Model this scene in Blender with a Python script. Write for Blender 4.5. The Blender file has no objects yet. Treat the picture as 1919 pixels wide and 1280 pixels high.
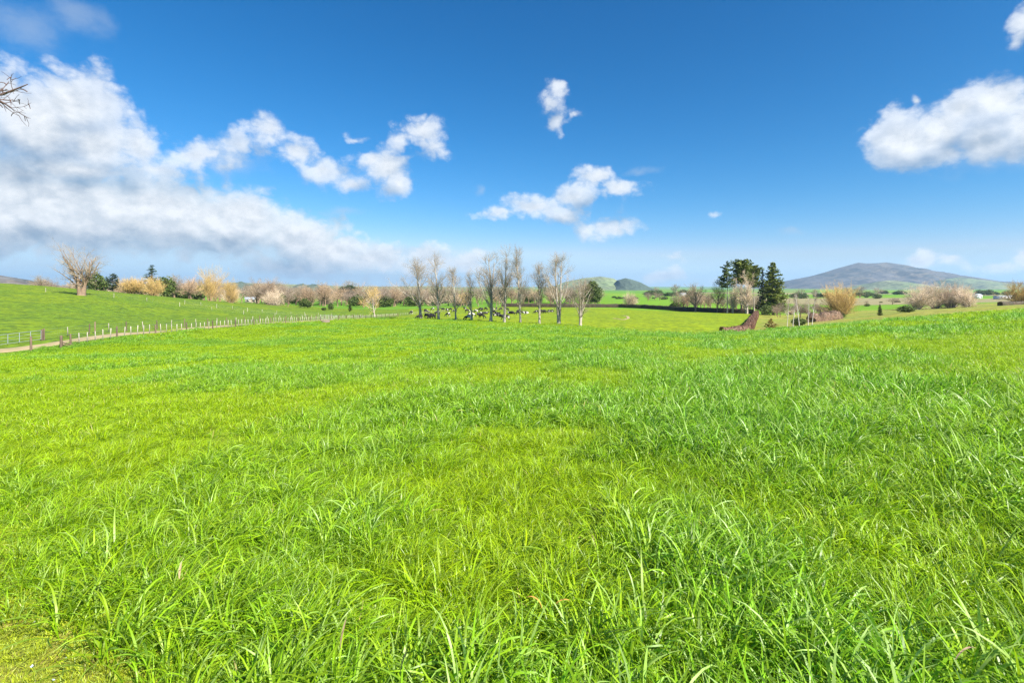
import bpy, math
import numpy as np
from mathutils import Vector

sc = bpy.context.scene
COL = sc.collection
R = math.radians
F, HZ, EYE = 959.5, 538.0, 1.7          # focal length and horizon row of the photograph, eye height in metres

# ------------------------------------------------------------------ camera
cam_d = bpy.data.cameras.new('camera')
cam_d.lens, cam_d.sensor_width = 18.0, 36.0
cam_d.shift_y = -(640.0 - HZ) / 1919.0
cam_d.clip_start, cam_d.clip_end = 0.1, 60000.0
cam = bpy.data.objects.new('camera', cam_d)
cam.location, cam.rotation_euler = (0, 0, EYE), (R(90), 0, 0)
COL.objects.link(cam)
sc.camera = cam

# ------------------------------------------------------------------ exposure, sun
sc.view_settings.view_transform = 'Standard'
sc.view_settings.look = 'None'
sc.view_settings.exposure = 1.36
sc.view_settings.gamma = 1.0
sc.view_settings.use_curve_mapping = False
sc.cycles.use_denoising = True
sc.cycles.denoiser = 'OPENIMAGEDENOISE'
sc.cycles.denoising_prefilter = 'NONE'
sc.cycles.denoising_input_passes = 'RGB_ALBEDO_NORMAL'
sc.cycles.max_bounces = 6
sc.cycles.diffuse_bounces = 2
sc.cycles.glossy_bounces = 2
sc.cycles.transmission_bounces = 3
sc.cycles.volume_bounces = 0
sc.cycles.transparent_max_bounces = 8
sc.cycles.caustics_reflective = False
sc.cycles.caustics_refractive = False
SUN_AZ, SUN_EL = R(132.0), R(40.0)       # clockwise from the view direction: behind, to the right
sun_dir = Vector((math.sin(SUN_AZ) * math.cos(SUN_EL), math.cos(SUN_AZ) * math.cos(SUN_EL), math.sin(SUN_EL)))
sun_d = bpy.data.lights.new('sun', 'SUN')
sun_d.energy, sun_d.angle, sun_d.color = 4.8, R(0.53), (1.0, 0.95, 0.86)
sun = bpy.data.objects.new('sun', sun_d)
sun.rotation_euler = sun_dir.to_track_quat('Z', 'Y').to_euler()
COL.objects.link(sun)

# ------------------------------------------------------------------ node helpers
class NT:
    def __init__(self, tree):
        self.t = tree; self.n = tree.nodes; self.l = tree.links
    def add(self, kind, **kw):
        n = self.n.new(kind)
        for k, v in kw.items():
            if hasattr(n, k): setattr(n, k, v)
        return n
    def put(self, sock, v):
        if isinstance(v, bpy.types.NodeSocket): self.l.new(v, sock)
        elif v is not None: sock.default_value = v
    def math(self, op, a, b=None, c=None, clamp=False):
        n = self.add('ShaderNodeMath', operation=op, use_clamp=clamp)
        self.put(n.inputs[0], a)
        if b is not None: self.put(n.inputs[1], b)
        if c is not None: self.put(n.inputs[2], c)
        return n.outputs[0]
    def vec(self, op, a, b=None, c=None):
        n = self.add('ShaderNodeVectorMath', operation=op)
        self.put(n.inputs[0], a)
        if b is not None: self.put(n.inputs[1], b)
        if c is not None: self.put(n.inputs[2], c)
        return n.outputs['Value'] if op in ('LENGTH', 'DOT_PRODUCT') else n.outputs[0]
    def ramp01(self, v, lo, hi, o0=0.0, o1=1.0, smooth=True):
        n = self.add('ShaderNodeMapRange', interpolation_type='SMOOTHSTEP' if smooth else 'LINEAR')
        self.put(n.inputs['Value'], v)
        n.inputs['From Min'].default_value = lo; n.inputs['From Max'].default_value = hi
        n.inputs['To Min'].default_value = o0; n.inputs['To Max'].default_value = o1
        return n.outputs[0]
    def noise(self, vec, scale, detail=4.0, rough=0.5, dist=0.0):
        n = self.add('ShaderNodeTexNoise')
        if vec is not None: self.l.new(vec, n.inputs['Vector'])
        n.inputs['Scale'].default_value = scale; n.inputs['Detail'].default_value = detail
        n.inputs['Roughness'].default_value = rough; n.inputs['Distortion'].default_value = dist
        return n.outputs['Fac']
    def mix(self, f, a, b, blend='MIX'):
        n = self.add('ShaderNodeMix', data_type='RGBA', blend_type=blend)
        self.put(n.inputs[0], f); 
        for s, v in ((n.inputs[6], a), (n.inputs[7], b)):
            self.put(s, v if isinstance(v, bpy.types.NodeSocket) else (*v, 1.0))
        return n.outputs[2]

# ------------------------------------------------------------------ world: sky with clouds in the sky's own directions
world = bpy.data.worlds.new('World'); sc.world = world; world.use_nodes = True
W = NT(world.node_tree); W.n.clear()
SKY_STRENGTH = 0.05
CLOUD_GAIN = 0.79
def azel(px, py):
    a = math.atan((px - 959.5) / F)
    return a, math.atan((HZ - py) / math.hypot(F, px - 959.5))
# cumulus seen over the fields: centre and half-size, each given as a sky direction
CLOUDS = [
 (140,200,125,85,1.0),(75,235,160,115,1.1),(180,270,120,85,1.0),(20,170,90,55,.9),(255,275,70,60,.8),(-80,230,150,120,1.1),(120,312,230,52,1.0),(30,330,220,55,1.0),(290,318,120,36,.7),
  (372,284,84,36,.72),(450,270,60,30,.62),(505,240,48,32,.68),(550,278,56,36,.74),(605,314,62,36,.76),(660,342,50,28,.72),(725,318,56,48,.92),(700,300,34,28,.8),(745,345,42,26,.8),
 (792,245,62,40,.76),(745,262,40,28,.6),(815,275,52,26,.6),(675,252,28,11,.55),
 (-30,390,270,112,1.4),(140,400,230,98,1.4),(310,408,190,86,1.35),(440,422,150,78,1.3),(560,440,108,60,1.2),(610,470,120,48,1.1),(700,485,95,42,.95),(800,490,85,34,.9),(880,490,50,28,.8),(560,500,150,30,.8),
 (1115,330,44,31,.82),(1160,355,58,28,.8),(1075,362,48,28,.78),(1000,385,82,28,.82),(930,402,60,14,.65),(1055,402,64,26,.74),(1150,430,62,28,.74),(1105,432,40,24,.66),
 (1048,166,26,16,.6),(1026,192,22,22,.55),(1046,222,24,26,.58),(1080,216,28,15,.5),
 (1690,262,74,64,.95),(1735,255,70,58,.95),(1805,205,58,50,.9),(1870,190,100,62,1.0),(1850,265,115,66,.9),(1960,230,130,95,1.1),(1722,190,20,16,.7),(1775,240,70,55,.95),(1760,285,70,35,.75),
 (1925,50,48,42,.75),(1960,20,60,60,.8),
 (1720,486,44,20,.85),(1770,488,46,18,.75),(1860,500,80,18,.7),(1915,484,34,28,.8),(1245,520,60,20,.8),(1340,398,22,12,.5),(1270,488,28,13,.45),(1300,524,60,10,.4),
]
FAINT = [(40,40,130,60),(140,25,90,40),(1200,318,45,10),(905,352,12,14),(1480,430,35,9),(640,395,60,14),(1860,300,150,40),(330,350,120,30),(420,300,110,40),(700,520,260,18),(120,508,190,14),(760,470,70,12)]
def cloud_group():
    g = bpy.data.node_groups.new('cloud_field', 'ShaderNodeTree')
    g.interface.new_socket('P', in_out='INPUT', socket_type='NodeSocketVector')
    g.interface.new_socket('Raw', in_out='OUTPUT', socket_type='NodeSocketFloat')
    g.interface.new_socket('Faint', in_out='OUTPUT', socket_type='NodeSocketFloat')
    G = NT(g)
    gi, go = G.add('NodeGroupInput'), G.add('NodeGroupOutput')
    p = gi.outputs[0]
    # warp the outlines
    w = G.add('ShaderNodeTexNoise'); G.l.new(p, w.inputs['Vector'])
    w.inputs['Scale'].default_value = 14.0; w.inputs['Detail'].default_value = 3.0
    wv = G.vec('SUBTRACT', w.outputs['Color'], (0.5, 0.5, 0.5))
    pw = G.vec('MULTIPLY_ADD', wv, (0.06, 0.05, 0.0), p)
    def field(lst):
        cur = None
        for (cx, cy, rx, ry, wt) in lst:
            a, e = azel(cx, cy)
            c2 = math.cos(a) ** 2
            sx, sy = F / (rx * c2), F / (ry * math.cos(a))
            q = G.vec('MULTIPLY_ADD', pw, (sx, sy, 0.0), (-a * sx, -e * sy, 0.0))
            d = G.vec('LENGTH', q)
            d = G.math('MULTIPLY_ADD', d, -wt, 1.12 * wt)
            if cur is None: cur = d
            else:
                cur = G.math('SMOOTH_MAX', cur, d, 0.30)
        return cur
    d = G.math('SUBTRACT', 1.12, field(CLOUDS))
    # cumulus elsewhere in the sky, outside the part described one by one
    sx = G.add('ShaderNodeSeparateXYZ'); G.l.new(p, sx.inputs[0])
    out_az = G.ramp01(G.math('ABSOLUTE', sx.outputs[0]), 0.86, 1.05)
    out_el = G.ramp01(sx.outputs[1], 0.56, 0.75)
    outside = G.math('MAXIMUM', out_az, out_el)
    low = G.noise(p, 2.2, 2.0, 0.5)
    gen = G.ramp01(low, 0.40, 0.75, 2.2, 0.2, smooth=False)
    gen = G.math('ADD', gen, G.math('MULTIPLY', G.math('SUBTRACT', 1.0, outside), 6.0))
    d = G.math('MINIMUM', d, gen)
    G.l.new(G.math('MAXIMUM', G.math('SUBTRACT', 1.12, d), -0.9), go.inputs['Raw'])
    G.l.new(G.math('SUBTRACT', 1.0, G.math('SUBTRACT', 1.12, field([(*f, 1.0) for f in FAINT]))), go.inputs['Faint'])
    return g
grp = cloud_group()
tc = W.add('ShaderNodeTexCoord')
sep = W.add('ShaderNodeSeparateXYZ'); W.l.new(tc.outputs['Generated'], sep.inputs[0])
az = W.math('ARCTAN2', sep.outputs[0], sep.outputs[1])
el = W.math('ARCSINE', sep.outputs[2])
cmb = W.add('ShaderNodeCombineXYZ'); W.l.new(az, cmb.inputs[0]); W.l.new(el, cmb.inputs[1])
P0 = cmb.outputs[0]
P1 = W.vec('ADD', P0, (0.007, 0.016, 0.0))
P2 = W.vec('ADD', P0, (0.015, 0.055, 0.0))
def billow(p):
    q = W.vec('MULTIPLY', p, (1.0, 1.25, 1.0))
    n1 = W.math('SUBTRACT', W.noise(q, 13.0, 8.0, 0.62, 0.15), 0.5)
    n2 = W.math('ABSOLUTE', W.math('SUBTRACT', W.noise(q, 17.0, 5.0, 0.55, 0.0), 0.5))
    return W.math('MULTIPLY_ADD', n2, 1.15, W.math('MULTIPLY_ADD', n1, 0.62, -0.105))
b0, b1 = billow(P0), billow(P1)
g0 = W.add('ShaderNodeGroup'); g0.node_tree = grp; W.l.new(P0, g0.inputs[0])
g2 = W.add('ShaderNodeGroup'); g2.node_tree = grp; W.l.new(P2, g2.inputs[0])
raw0 = W.math('MULTIPLY_ADD', b0, 1.7, g0.outputs['Raw'])
faint0 = W.math('MULTIPLY_ADD', b0, 1.6, g0.outputs['Faint'])
sky = W.add('ShaderNodeTexSky', sky_type='NISHITA', sun_disc=False)
sky.sun_elevation, sky.sun_rotation = SUN_EL, SUN_AZ
sky.altitude, sky.air_density, sky.dust_density, sky.ozone_density = 50.0, 1.0, 0.0, 3.0
tint = W.mix(1.0, sky.outputs[0], (0.60, 1.00, 1.22), 'MULTIPLY')
hs = W.add('ShaderNodeHueSaturation'); W.l.new(tint, hs.inputs['Color'])
hs.inputs['Hue'].default_value = 0.497; hs.inputs['Saturation'].default_value = 1.10; hs.inputs['Value'].default_value = 1.0
# deep polarised blue: contrast of each channel of the clear sky
ssep = W.add('ShaderNodeSeparateColor'); W.l.new(hs.outputs[0], ssep.inputs[0])
scmb = W.add('ShaderNodeCombineColor')
chan = []
for ch, (gain, power) in enumerate(((0.92, 1.72), (0.70, 1.16), (0.86, 1.05))):
    chan.append(W.math('MULTIPLY', W.math('POWER', ssep.outputs[ch], power), gain))
blue = W.math('MINIMUM', W.math('MAXIMUM', chan[2], W.math('MULTIPLY', chan[1], 1.2)), 0.42 / SKY_STRENGTH)
green = W.math('MINIMUM', chan[1], W.math('MULTIPLY', blue, 0.82))
W.l.new(W.math('MINIMUM', chan[0], W.math('MULTIPLY', green, 0.72)), scmb.inputs[0])
W.l.new(green, scmb.inputs[1]); W.l.new(blue, scmb.inputs[2])
clear_sky = scmb.outputs[0]
alpha = W.ramp01(raw0, 0.04, 0.55)
lit = W.ramp01(W.math('SUBTRACT', b0, b1), -0.15, 0.15, smooth=False)
body = W.ramp01(W.math('SUBTRACT', g0.outputs['Raw'], g2.outputs['Raw']), -0.42, 0.55)
edge = W.ramp01(raw0, 0.9, 0.2)
lit = W.math('ADD', W.math('MULTIPLY', lit, 0.36), W.math('ADD', W.math('MULTIPLY', body, 0.52), W.math('MULTIPLY', edge, 0.12)))
k = 1.0 / SKY_STRENGTH
ccol = W.mix(lit, tuple(v * k * CLOUD_GAIN for v in (0.145, 0.20, 0.27)), tuple(v * k * CLOUD_GAIN for v in (0.55, 0.56, 0.57)))
fa = W.ramp01(faint0, -0.1, 1.1, 0.0, 0.36)
skyc = W.mix(fa, clear_sky, tuple(v * k * CLOUD_GAIN for v in (0.29, 0.34, 0.40)))
fin = W.mix(W.math('MULTIPLY', alpha, W.ramp01(g0.outputs['Raw'], 0.30, 1.05, 0.70, 0.98)), skyc, ccol)
bg = W.add('ShaderNodeBackground'); W.l.new(fin, bg.inputs['Color']); bg.inputs['Strength'].default_value = SKY_STRENGTH
wo = W.add('ShaderNodeOutputWorld'); W.l.new(bg.outputs[0], wo.inputs['Surface'])
world.cycles.sampling_method = 'MANUAL'; world.cycles.sample_map_resolution = 256

# ------------------------------------------------------------------ helpers
def uv(px, py, Y):
    return np.array(((px - 959.5) / F * Y, Y, EYE + (HZ - py) / F * Y))
def vnoise(x, y, scale, seed=0):
    x = np.asarray(x, float) / scale + 1000.0; y = np.asarray(y, float) / scale + 1000.0
    xi, yi = np.floor(x).astype(np.int64), np.floor(y).astype(np.int64)
    fx, fy = x - xi, y - yi
    fx, fy = fx * fx * (3 - 2 * fx), fy * fy * (3 - 2 * fy)
    def h(i, j):
        n = (i * 374761393 + j * 668265263 + seed * 982451653) & 0xffffffff
        n = ((n ^ (n >> 13)) * 1274126177) & 0xffffffff
        return ((n ^ (n >> 16)) & 0xffff) / 65535.0
    return (h(xi, yi) * (1 - fx) + h(xi + 1, yi) * fx) * (1 - fy) + (h(xi, yi + 1) * (1 - fx) + h(xi + 1, yi + 1) * fx) * fy
def fbm(x, y, scale, seed=0, octaves=3):
    t, a, s = 0.0, 0.0, 1.0
    for i in range(octaves):
        t = t + s * vnoise(x, y, scale / 2 ** i, seed + i * 17); a += s; s *= 0.5
    return t / a
def inside(poly, x, y):
    x, y = np.asarray(x), np.asarray(y)
    r = np.zeros(x.shape, bool)
    n = len(poly)
    for i in range(n):
        x0, y0 = poly[i]; x1, y1 = poly[(i + 1) % n]
        if y0 == y1: continue
        c = ((y0 > y) != (y1 > y)) & (x < (x1 - x0) * (y - y0) / (y1 - y0) + x0)
        r ^= c
    return r

def mesh_np(name, V, faces, smooth=False, mats=(), attrs=None):
    """faces: one integer array (M,k) or several of them"""
    me = bpy.data.meshes.new(name)
    V = np.asarray(V, np.float32)
    if isinstance(faces, np.ndarray): faces = [faces]
    faces = [f for f in faces if len(f)]
    me.vertices.add(len(V)); me.vertices.foreach_set('co', V.ravel())
    loops = np.concatenate([f.ravel() for f in faces]) if faces else np.zeros(0, int)
    tot = np.concatenate([np.full(len(f), f.shape[1]) for f in faces]) if faces else np.zeros(0, int)
    me.loops.add(len(loops)); me.loops.foreach_set('vertex_index', loops.astype(np.int32))
    me.polygons.add(len(tot))
    me.polygons.foreach_set('loop_start', (np.cumsum(tot) - tot).astype(np.int32))
    if smooth: me.polygons.foreach_set('use_smooth', np.ones(len(tot), bool))
    for m in mats: me.materials.append(m)
    for k, v in (attrs or {}).items():
        v = np.asarray(v)
        if v.dtype.kind in 'iu':
            a = me.attributes.new(k, 'INT', 'POINT'); a.data.foreach_set('value', v.astype(np.int32))
        elif v.ndim == 2:
            a = me.attributes.new(k, 'FLOAT_VECTOR', 'POINT'); a.data.foreach_set('vector', v.astype(np.float32).ravel())
        else:
            a = me.attributes.new(k, 'FLOAT', 'POINT'); a.data.foreach_set('value', v.astype(np.float32))
    me.update(calc_edges=True)
    return me
def obj(name, me, parent=None, loc=None, rot=None, scale=None):
    o = bpy.data.objects.new(name, me); COL.objects.link(o)
    if parent is not None: o.parent = parent
    if loc is not None: o.location = loc
    if rot is not None: o.rotation_euler = rot
    if scale is not None: o.scale = scale
    return o
def tag(o, label=None, cat=None, group=None, kind=None):
    if label: o['label'] = label
    if cat: o['category'] = cat
    if group: o['group'] = group
    if kind: o['kind'] = kind
    return o
def thing(name, label, cat, loc=(0, 0, 0), rz=0.0, group=None, scale=None):
    o = bpy.data.objects.new(name, None); COL.objects.link(o)
    o.empty_display_size = 0.3
    o.location = loc; o.rotation_euler = (0, 0, rz)
    if scale is not None: o.scale = scale
    return tag(o, label, cat, group)

BOXF = np.array([[0,3,2,1],[4,5,6,7],[0,1,5,4],[1,2,6,5],[2,3,7,6],[3,0,4,7]])
def box_v(x0, x1, y0, y1, z0, z1):
    return np.array([(x0,y0,z0),(x1,y0,z0),(x1,y1,z0),(x0,y1,z0),(x0,y0,z1),(x1,y0,z1),(x1,y1,z1),(x0,y1,z1)], float)
def boxes(lst):
    V, Fc = [], []
    for b in lst:
        Fc.append(BOXF + 8 * len(V)); V.append(box_v(*b))
    return np.concatenate(V), np.concatenate(Fc)
def tubes(PL, RL, sides=4, cap=False):
    """PL (N,n,3) polylines, RL (N,n) radii -> vertices, quads"""
    N, n, _ = PL.shape
    T = np.gradient(PL, axis=1); T /= np.linalg.norm(T, axis=2, keepdims=True) + 1e-9
    ref = np.zeros((N, 1, 3)); mean = T.mean(axis=1)
    hor = np.abs(mean[:, 2]) < 0.8
    ref[hor, 0] = (0, 0, 1); ref[~hor, 0] = (1, 0, 0)
    A = np.cross(T, ref); A /= np.linalg.norm(A, axis=2, keepdims=True) + 1e-9
    B = np.cross(T, A)
    ang = np.arange(sides) / sides * 2 * np.pi
    V = PL[:, :, None, :] + RL[:, :, None, None] * (np.cos(ang)[None, None, :, None] * A[:, :, None, :] + np.sin(ang)[None, None, :, None] * B[:, :, None, :])
    idx = np.arange(N * n * sides).reshape(N, n, sides)
    a = idx[:, :-1, :]; b = np.roll(idx, -1, axis=2)[:, :-1, :]
    c = np.roll(idx, -1, axis=2)[:, 1:, :]; d = idx[:, 1:, :]
    Q = np.stack([a, b, c, d], -1).reshape(-1, 4)
    if cap:
        top = idx[:, -1, :]
        if sides == 4: Q = np.concatenate([Q, top])
    return V.reshape(-1, 3), Q
def join(*parts):
    V, Fc, o = [], [], 0
    for v, f in parts:
        V.append(v); Fc.append(f + o); o += len(v)
    return np.concatenate(V), np.concatenate(Fc)

# ------------------------------------------------------------------ materials
def new_mat(name):
    m = bpy.data.materials.new(name); m.use_nodes = True
    t = NT(m.node_tree); t.n.clear()
    out = t.add('ShaderNodeOutputMaterial')
    return m, t, out
def simple(name, c0, c1=None, scale=3.0, rough=0.85, bump=0.0, bscale=20.0, spec=0.25, metal=0.0, rnd=0.0, coords='Object', detail=5.0):
    """two-tone noise material; rnd: brightness difference from object to object"""
    m, t, out = new_mat(name)
    tcn = t.add('ShaderNodeTexCoord')
    v = t.add('ShaderNodeNewGeometry').outputs['Position'] if coords == 'Position' else tcn.outputs[coords]
    bs = t.add('ShaderNodeBsdfPrincipled')
    col = t.mix(t.ramp01(t.noise(v, scale, detail, 0.6), 0.3, 0.7), c0, c1 or c0)
    if rnd:
        oi = t.add('ShaderNodeObjectInfo')
        h = t.add('ShaderNodeHueSaturation'); t.l.new(col, h.inputs['Color'])
        t.l.new(t.ramp01(oi.outputs['Random'], 0, 1, 1 - rnd, 1 + rnd, False), h.inputs['Value'])
        col = h.outputs[0]
    t.l.new(col, bs.inputs['Base Color'])
    bs.inputs['Roughness'].default_value = rough
    bs.inputs['Specular IOR Level'].default_value = spec
    bs.inputs['Metallic'].default_value = metal
    if bump:
        b = t.add('ShaderNodeBump'); b.inputs['Strength'].default_value = bump
        t.l.new(t.noise(v, bscale, 4.0, 0.6), b.inputs['Height']); t.l.new(b.outputs[0], bs.inputs['Normal'])
    t.l.new(bs.outputs[0], out.inputs['Surface'])
    return m
def leafy(name, c0, c1, scale=0.7, trans=0.3, rough=0.6, spec=0.3, rnd=0.12):
    m, t, out = new_mat(name)
    g = t.add('ShaderNodeNewGeometry')
    col = t.mix(t.ramp01(t.noise(g.outputs['Position'], scale, 3.0), 0.3, 0.7), c0, c1)
    h = t.add('ShaderNodeHueSaturation'); t.l.new(col, h.inputs['Color'])
    t.l.new(t.ramp01(g.outputs['Random Per Island'], 0, 1, 1 - rnd * 2, 1 + rnd * 2, False), h.inputs['Value'])
    bs = t.add('ShaderNodeBsdfPrincipled'); t.l.new(h.outputs[0], bs.inputs['Base Color'])
    bs.inputs['Roughness'].default_value = rough; bs.inputs['Specular IOR Level'].default_value = spec
    tr = t.add('ShaderNodeBsdfTranslucent'); t.l.new(h.outputs[0], tr.inputs['Color'])
    mx = t.add('ShaderNodeMixShader'); mx.inputs[0].default_value = trans
    t.l.new(bs.outputs[0], mx.inputs[1]); t.l.new(tr.outputs[0], mx.inputs[2])
    t.l.new(mx.outputs[0], out.inputs['Surface'])
    return m
def pasture(name, A, B, C, s_big, s_mid, s_fine, bump=0.6):
    """grazed turf: three greens mixed by patches, with a fine tufted relief"""
    m, t, out = new_mat(name)
    pos = t.add('ShaderNodeNewGeometry').outputs['Position']
    col = t.mix(t.ramp01(t.noise(pos, s_big, 3.0), 0.35, 0.65), A, B)
    col = t.mix(t.ramp01(t.noise(pos, s_mid, 5.0, 0.65), 0.46, 0.62), col, C)
    h = t.add('ShaderNodeHueSaturation'); t.l.new(col, h.inputs['Color'])
    fine = t.noise(pos, s_fine, 4.0, 0.7)
    t.l.new(t.ramp01(fine, 0.36, 0.64, 0.60, 1.36, False), h.inputs['Value'])
    bs = t.add('ShaderNodeBsdfPrincipled'); t.l.new(h.outputs[0], bs.inputs['Base Color'])
    bs.inputs['Roughness'].default_value = 0.9; bs.inputs['Specular IOR Level'].default_value = 0.15
    b = t.add('ShaderNodeBump'); b.inputs['Strength'].default_value = bump; b.inputs['Distance'].default_value = 0.25
    t.l.new(t.noise(pos, s_fine * 0.8, 5.0, 0.7), b.inputs['Height']); t.l.new(b.outputs[0], bs.inputs['Normal'])
    t.l.new(bs.outputs[0], out.inputs['Surface'])
    return m
def grass_mat(name, fresh, lush, straw, trans=0.42, spec=0.55, rough=0.38):
    m, t, out = new_mat(name)
    ai = t.add('ShaderNodeAttribute', attribute_type='INSTANCER', attribute_name='lush')
    ar = t.add('ShaderNodeAttribute', attribute_type='GEOMETRY', attribute_name='rnd')
    col = t.mix(ai.outputs['Fac'], fresh, lush)
    h = t.add('ShaderNodeHueSaturation'); t.l.new(col, h.inputs['Color'])
    t.l.new(t.ramp01(ar.outputs['Fac'], 0, 1, 0.55, 1.40, False), h.inputs['Value'])
    t.l.new(t.ramp01(t.math('FRACT', t.math('MULTIPLY', ar.outputs['Fac'], 37.0)), 0, 1, 0.485, 0.512, False), h.inputs['Hue'])
    dead = t.math('GREATER_THAN', t.math('FRACT', t.math('MULTIPLY', ar.outputs['Fac'], 91.0)), 0.995)
    pale = t.ramp01(t.math('FRACT', t.math('MULTIPLY', ar.outputs['Fac'], 53.0)), 0.66, 1.0, 0.0, 0.85)
    pale = t.math('MULTIPLY', pale, t.ramp01(ai.outputs['Fac'], 0.0, 0.8, 0.38, 1.0))
    col = t.mix(pale, h.outputs[0], (0.48, 0.66, 0.20))
    col = t.mix(dead, col, straw)
    bs = t.add('ShaderNodeBsdfPrincipled'); t.l.new(col, bs.inputs['Base Color'])
    bs.inputs['Roughness'].default_value = rough; bs.inputs['Specular IOR Level'].default_value = spec
    tr = t.add('ShaderNodeBsdfTranslucent'); t.l.new(col, tr.inputs['Color'])
    mx = t.add('ShaderNodeMixShader'); mx.inputs[0].default_value = trans
    t.l.new(bs.outputs[0], mx.inputs[1]); t.l.new(tr.outputs[0], mx.inputs[2])
    t.l.new(mx.outputs[0], out.inputs['Surface'])
    return m

M = {}
M['soil'] = pasture('field_floor', (0.18, 0.28, 0.010), (0.16, 0.26, 0.010), (0.20, 0.27, 0.018), 0.05, 0.4, 6.0, 0.5)
M['hill'] = pasture('hill_turf', (0.115, 0.19, 0.010), (0.16, 0.225, 0.008), (0.075, 0.135, 0.014), 0.04, 0.45, 1.3)
M['cow'] = pasture('grazed_turf', (0.205, 0.265, 0.004), (0.175, 0.24, 0.006), (0.13, 0.20, 0.008), 0.03, 0.25, 0.8)
M['side'] = pasture('dry_turf', (0.27, 0.27, 0.04), (0.18, 0.24, 0.03), (0.24, 0.23, 0.06), 0.03, 0.15, 0.8)
M['verge'] = pasture('mown_turf', (0.28, 0.33, 0.03), (0.24, 0.30, 0.03), (0.34, 0.30, 0.07), 1.0, 4.0, 30.0)
M['track'] = simple('sandy_track', (0.40, 0.30, 0.17), (0.27, 0.23, 0.11), 0.5, 0.95, 0.3, 6.0, coords='Position')
def far_mat():
    m, t, out = new_mat('far_fields')
    pos = t.add('ShaderNodeNewGeometry').outputs['Position']
    sc_ = t.vec('MULTIPLY', pos, (1.0, 0.55, 0.0))
    v = t.add('ShaderNodeTexVoronoi'); v.inputs['Scale'].default_value = 0.0042; t.l.new(sc_, v.inputs['Vector'])
    s = t.add('ShaderNodeSeparateColor'); t.l.new(v.outputs['Color'], s.inputs[0])
    col = t.mix(t.ramp01(s.outputs[0], 0.2, 0.8), (0.12, 0.25, 0.015), (0.16, 0.27, 0.02))
    col = t.mix(t.ramp01(s.outputs[1], 0.55, 0.75), col, (0.09, 0.20, 0.03))
    col = t.mix(t.ramp01(s.outputs[2], 0.82, 0.88), col, (0.25, 0.22, 0.11))
    h = t.add('ShaderNodeHueSaturation'); t.l.new(col, h.inputs['Color'])
    t.l.new(t.ramp01(t.noise(pos, 0.05, 5.0, 0.7), 0.25, 0.75, 0.8, 1.2, False), h.inputs['Value'])
    bs = t.add('ShaderNodeBsdfPrincipled'); t.l.new(h.outputs[0], bs.inputs['Base Color']); bs.inputs['Roughness'].default_value = 0.95
    bs.inputs['Specular IOR Level'].default_value = 0.1
    t.l.new(bs.outputs[0], out.inputs['Surface']); return m
M['far'] = far_mat()
M['grass'] = grass_mat('ryegrass', (0.35, 0.505, 0.004), (0.19, 0.425, 0.022), (0.60, 0.50, 0.18), trans=0.52, spec=0.45, rough=0.40)
M['short'] = grass_mat('short_grass', (0.42, 0.48, 0.02), (0.34, 0.42, 0.03), (0.36, 0.27, 0.10), spec=0.3)
M['post'] = simple('weathered_post', (0.16, 0.11, 0.075), (0.10, 0.075, 0.055), 6.0, 0.9, 0.3, 30.0, rnd=0.25)
M['batten'] = simple('grey_batten', (0.42, 0.38, 0.31), (0.33, 0.29, 0.23), 6.0, 0.85, 0.2, 30.0, rnd=0.2)
M['wire'] = simple('fence_wire', (0.42, 0.43, 0.42), None, 3, 0.5, metal=0.6)
M['galv'] = simple('galvanised_pipe', (0.40, 0.44, 0.46), (0.34, 0.38, 0.40), 4, 0.45, metal=0.5)
M['concrete'] = simple('trough_concrete', (0.22, 0.17, 0.13), (0.16, 0.125, 0.10), 3, 0.9, 0.2, 12)
M['water'] = simple('trough_water', (0.10, 0.13, 0.12), None, 3, 0.08, spec=0.5)
M['bark_pale'] = simple('pale_bark', (0.44, 0.39, 0.33), (0.27, 0.225, 0.18), 1.6, 0.9, 0.3, 8.0)
M['twig_grey'] = simple('grey_twigs', (0.37, 0.30, 0.215), (0.27, 0.215, 0.15), 0.6, 0.9)
M['twig_brown'] = simple('brown_twigs', (0.48, 0.34, 0.22), (0.38, 0.26, 0.17), 0.6, 0.9, rnd=0.12)
M['twig_gold'] = simple('golden_twigs', (0.60, 0.41, 0.16), (0.48, 0.33, 0.12), 0.5, 0.8, rnd=0.1)
M['twig_cream'] = simple('cream_twigs', (0.70, 0.56, 0.41), (0.58, 0.45, 0.32), 0.4, 0.85, rnd=0.08)
M['twig_pink'] = simple('pinkish_twigs', (0.34, 0.265, 0.205), (0.25, 0.195, 0.15), 0.4, 0.9, rnd=0.15)
M['bark_brown'] = simple('brown_bark', (0.25, 0.17, 0.11), (0.17, 0.12, 0.085), 1.5, 0.95, 0.4, 6.0)
M['bark_gold'] = simple('willow_bark', (0.38, 0.26, 0.13), (0.24, 0.17, 0.10), 1.0, 0.95, 0.4, 5.0)
M['birch'] = simple('birch_bark', (0.66, 0.60, 0.55), (0.50, 0.44, 0.40), 2.5, 0.8)
M['needles'] = leafy('pine_needles', (0.11, 0.15, 0.035), (0.07, 0.105, 0.03), 0.3)
M['needles_olive'] = leafy('olive_needles', (0.19, 0.22, 0.035), (0.105, 0.145, 0.03), 0.25)
M['needles_blue'] = leafy('dark_needles', (0.06, 0.09, 0.04), (0.04, 0.065, 0.035), 0.3)
M['evergreen'] = leafy('evergreen_leaves', (0.11, 0.15, 0.03), (0.07, 0.105, 0.026), 0.3)
M['hedge_dark'] = leafy('dark_hedge', (0.10, 0.07, 0.045), (0.06, 0.055, 0.03), 0.4, 0.15)
M['hedge_brown'] = leafy('brown_hedge', (0.25, 0.14, 0.095), (0.15, 0.085, 0.055), 1.3, 0.15, rnd=0.25)
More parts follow.
